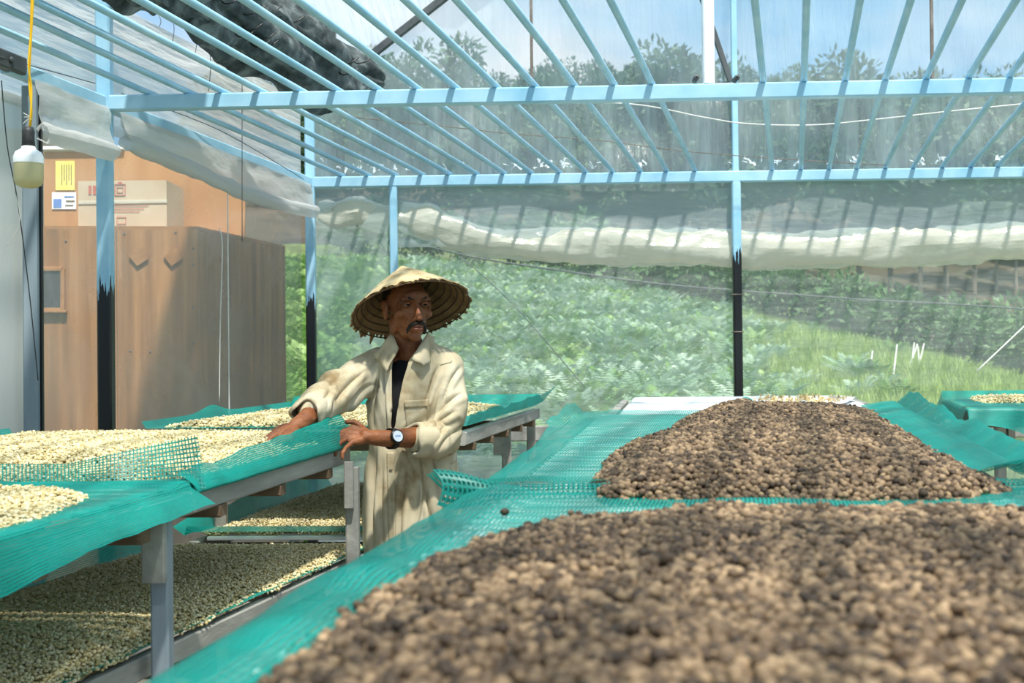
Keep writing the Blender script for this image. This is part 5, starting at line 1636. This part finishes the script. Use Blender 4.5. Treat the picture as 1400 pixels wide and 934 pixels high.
for depth in (0, 1):
    px = 476.0 + 20 * depth
    while px < 1490:
        py, Y = row_at(px); Y += depth * 1.3 + rnd.gauss(0, .25)
        x = (px - 700) / FPX * Y; s = rnd.uniform(.85, 1.2) * (1.1 if px < 900 else 1.0)
        e = empty('coffee_shrub', (x, Y, ground_z(x, Y))); e.rotation_euler.z = rnd.uniform(0, 6.28); e.scale = (s, s, s)
        tag(e, 'dark green coffee shrub in the front hedge row above the meadow' if depth == 0 else 'dark green coffee shrub in the rear hedge row below the forest', 'shrub', 'coffee shrubs in the hedge row')
        for me, nm in zip(SHR[k % 3], ('foliage', 'stem')):
            o = bpy.data.objects.new(nm, me); COL.objects.link(o); o.parent = e
        k += 1; px += FPX / Y * rnd.uniform(.85, 1.1)

def tree_meshes(kind):
    rn = random.Random(kind * 13 + 1); H = (10, 8.5, 11, 8.5, 9.5, 8)[kind]; low = .45 if kind < 3 else .16
    tr = MB(); lean = rn.gauss(0, .25)
    tr.tube([(0, 0, -.5), (lean * .2, 0, H * .3), (lean * .6, .1, H * .6), (lean, .1, H * .92)], [.14, .11, .08, .03], 8)
    for k in range(7):
        a = rn.uniform(0, 6.28); z = H * rn.uniform(.42, .8)
        tr.tube([(lean * z / H, 0, z), (math.cos(a) * 1.0, math.sin(a) * 1.0, z + .5), (math.cos(a) * 1.8, math.sin(a) * 1.8, z + .8)], [.05, .035, .015], 5)
    cr = MB()
    for k in range(13 if kind < 3 else 20):
        a = rn.uniform(0, 6.28); z = H * rn.uniform(low, .98); q = 2.0 * (1.15 - abs(z / H - .55))
        leaf_ball(cr, (math.cos(a) * q * rn.random(), math.sin(a) * q * rn.random(), z), 1.15, 130, .46, .75, rn)
    out = []
    for mb, nm, mt in ((tr, 'trunk', 'bark'), (cr, 'crown', 'tree_leaf')):
        me = bpy.data.meshes.new(nm); me.from_pydata(mb.v, [], mb.f); me.materials.append(M[mt]); out.append((me, nm))
    return out
TREES = [tree_meshes(k) for k in range(6)]
spots = []
tr_ = random.Random(19)
for px in (1058, 1100, 1146, 1180, 1222, 1262, 1300, 1336, 1368, 1395, 1425): spots.append((px + tr_.uniform(-8, 8), tr_.uniform(43, 56)))
for k in range(420):
    Y = tr_.uniform(54, 112); px = tr_.uniform(300, 1560) if Y > 60 else tr_.uniform(520, 1560)
    x_ = (px - 700) / FPX * Y
    if all(((x_ - (a - 700) / FPX * b) ** 2 + (Y - b) ** 2) > 11 for a, b in spots): spots.append((px, Y))
for k, (px, Y) in enumerate(spots):
    x = (px - 700) / FPX * Y; s = tr_.uniform(.6, .92)
    e = empty('forest_tree', (x, Y, ground_z(x, Y))); e.rotation_euler.z = tr_.uniform(0, 6.28); e.scale = (s, s, s * tr_.uniform(.9, 1.15))
    tag(e, 'slim forest tree with bare grey trunk at the foot of the hill' if k < 11 else 'forest tree growing up on the hazy hillside', 'tree', 'forest trees on the hill')
    for me, nm in TREES[k % 3 if k < 11 else 3 + k % 3]:
        o = bpy.data.objects.new(nm, me); COL.objects.link(o); o.parent = e
# stakes, cables
for (x0, y0, x1, y1, Y) in ((1187, 520, 1191, 493, 13.5), (1219, 520, 1224, 487, 13.5), (1238, 505, 1249, 482, 14.5), (1244, 503, 1248, 480, 14.6), (1253, 495, 1260, 478, 15.0), (1258, 507, 1256, 485, 15.0)):
    p = PY(x0, y0, Y); q = PY(x1 + (x1 - x0) * .5, y1 + (y1 - y0) * .5, Y + .1); p.z = min(p.z, ground_z(p.x, p.y) - .05)
    o = MB().tube([p, q], [.012, .009], 6).build('stake', M['string']); tag(o, 'thin white stake stuck in the grass slope', 'stake', 'white stakes in the grass')
wire('cable', [PY(x, y, 14) for x, y in ((560, 330), (650, 352), (780, 372), (900, 388), (1015, 398), (1100, 404), (1200, 411), (1300, 416), (1420, 424))], .012, M['wire_dark'], 'dark cable sagging across the view outside the far wall', 'cable')
wire('guy_wire', [PY(628, 350, 8.2), PY(700, 415, 8.2), PY(800, 530, 8.2)], .004, M['wire_dark'], 'thin guy wire slanting down outside behind the man', 'wire')
wire('guy_wire', [PY(1335, 508, 8.2), PY(1410, 437, 8.2)], .005, M['string'], 'pale guy wire slanting up outside beside the small far table', 'wire')
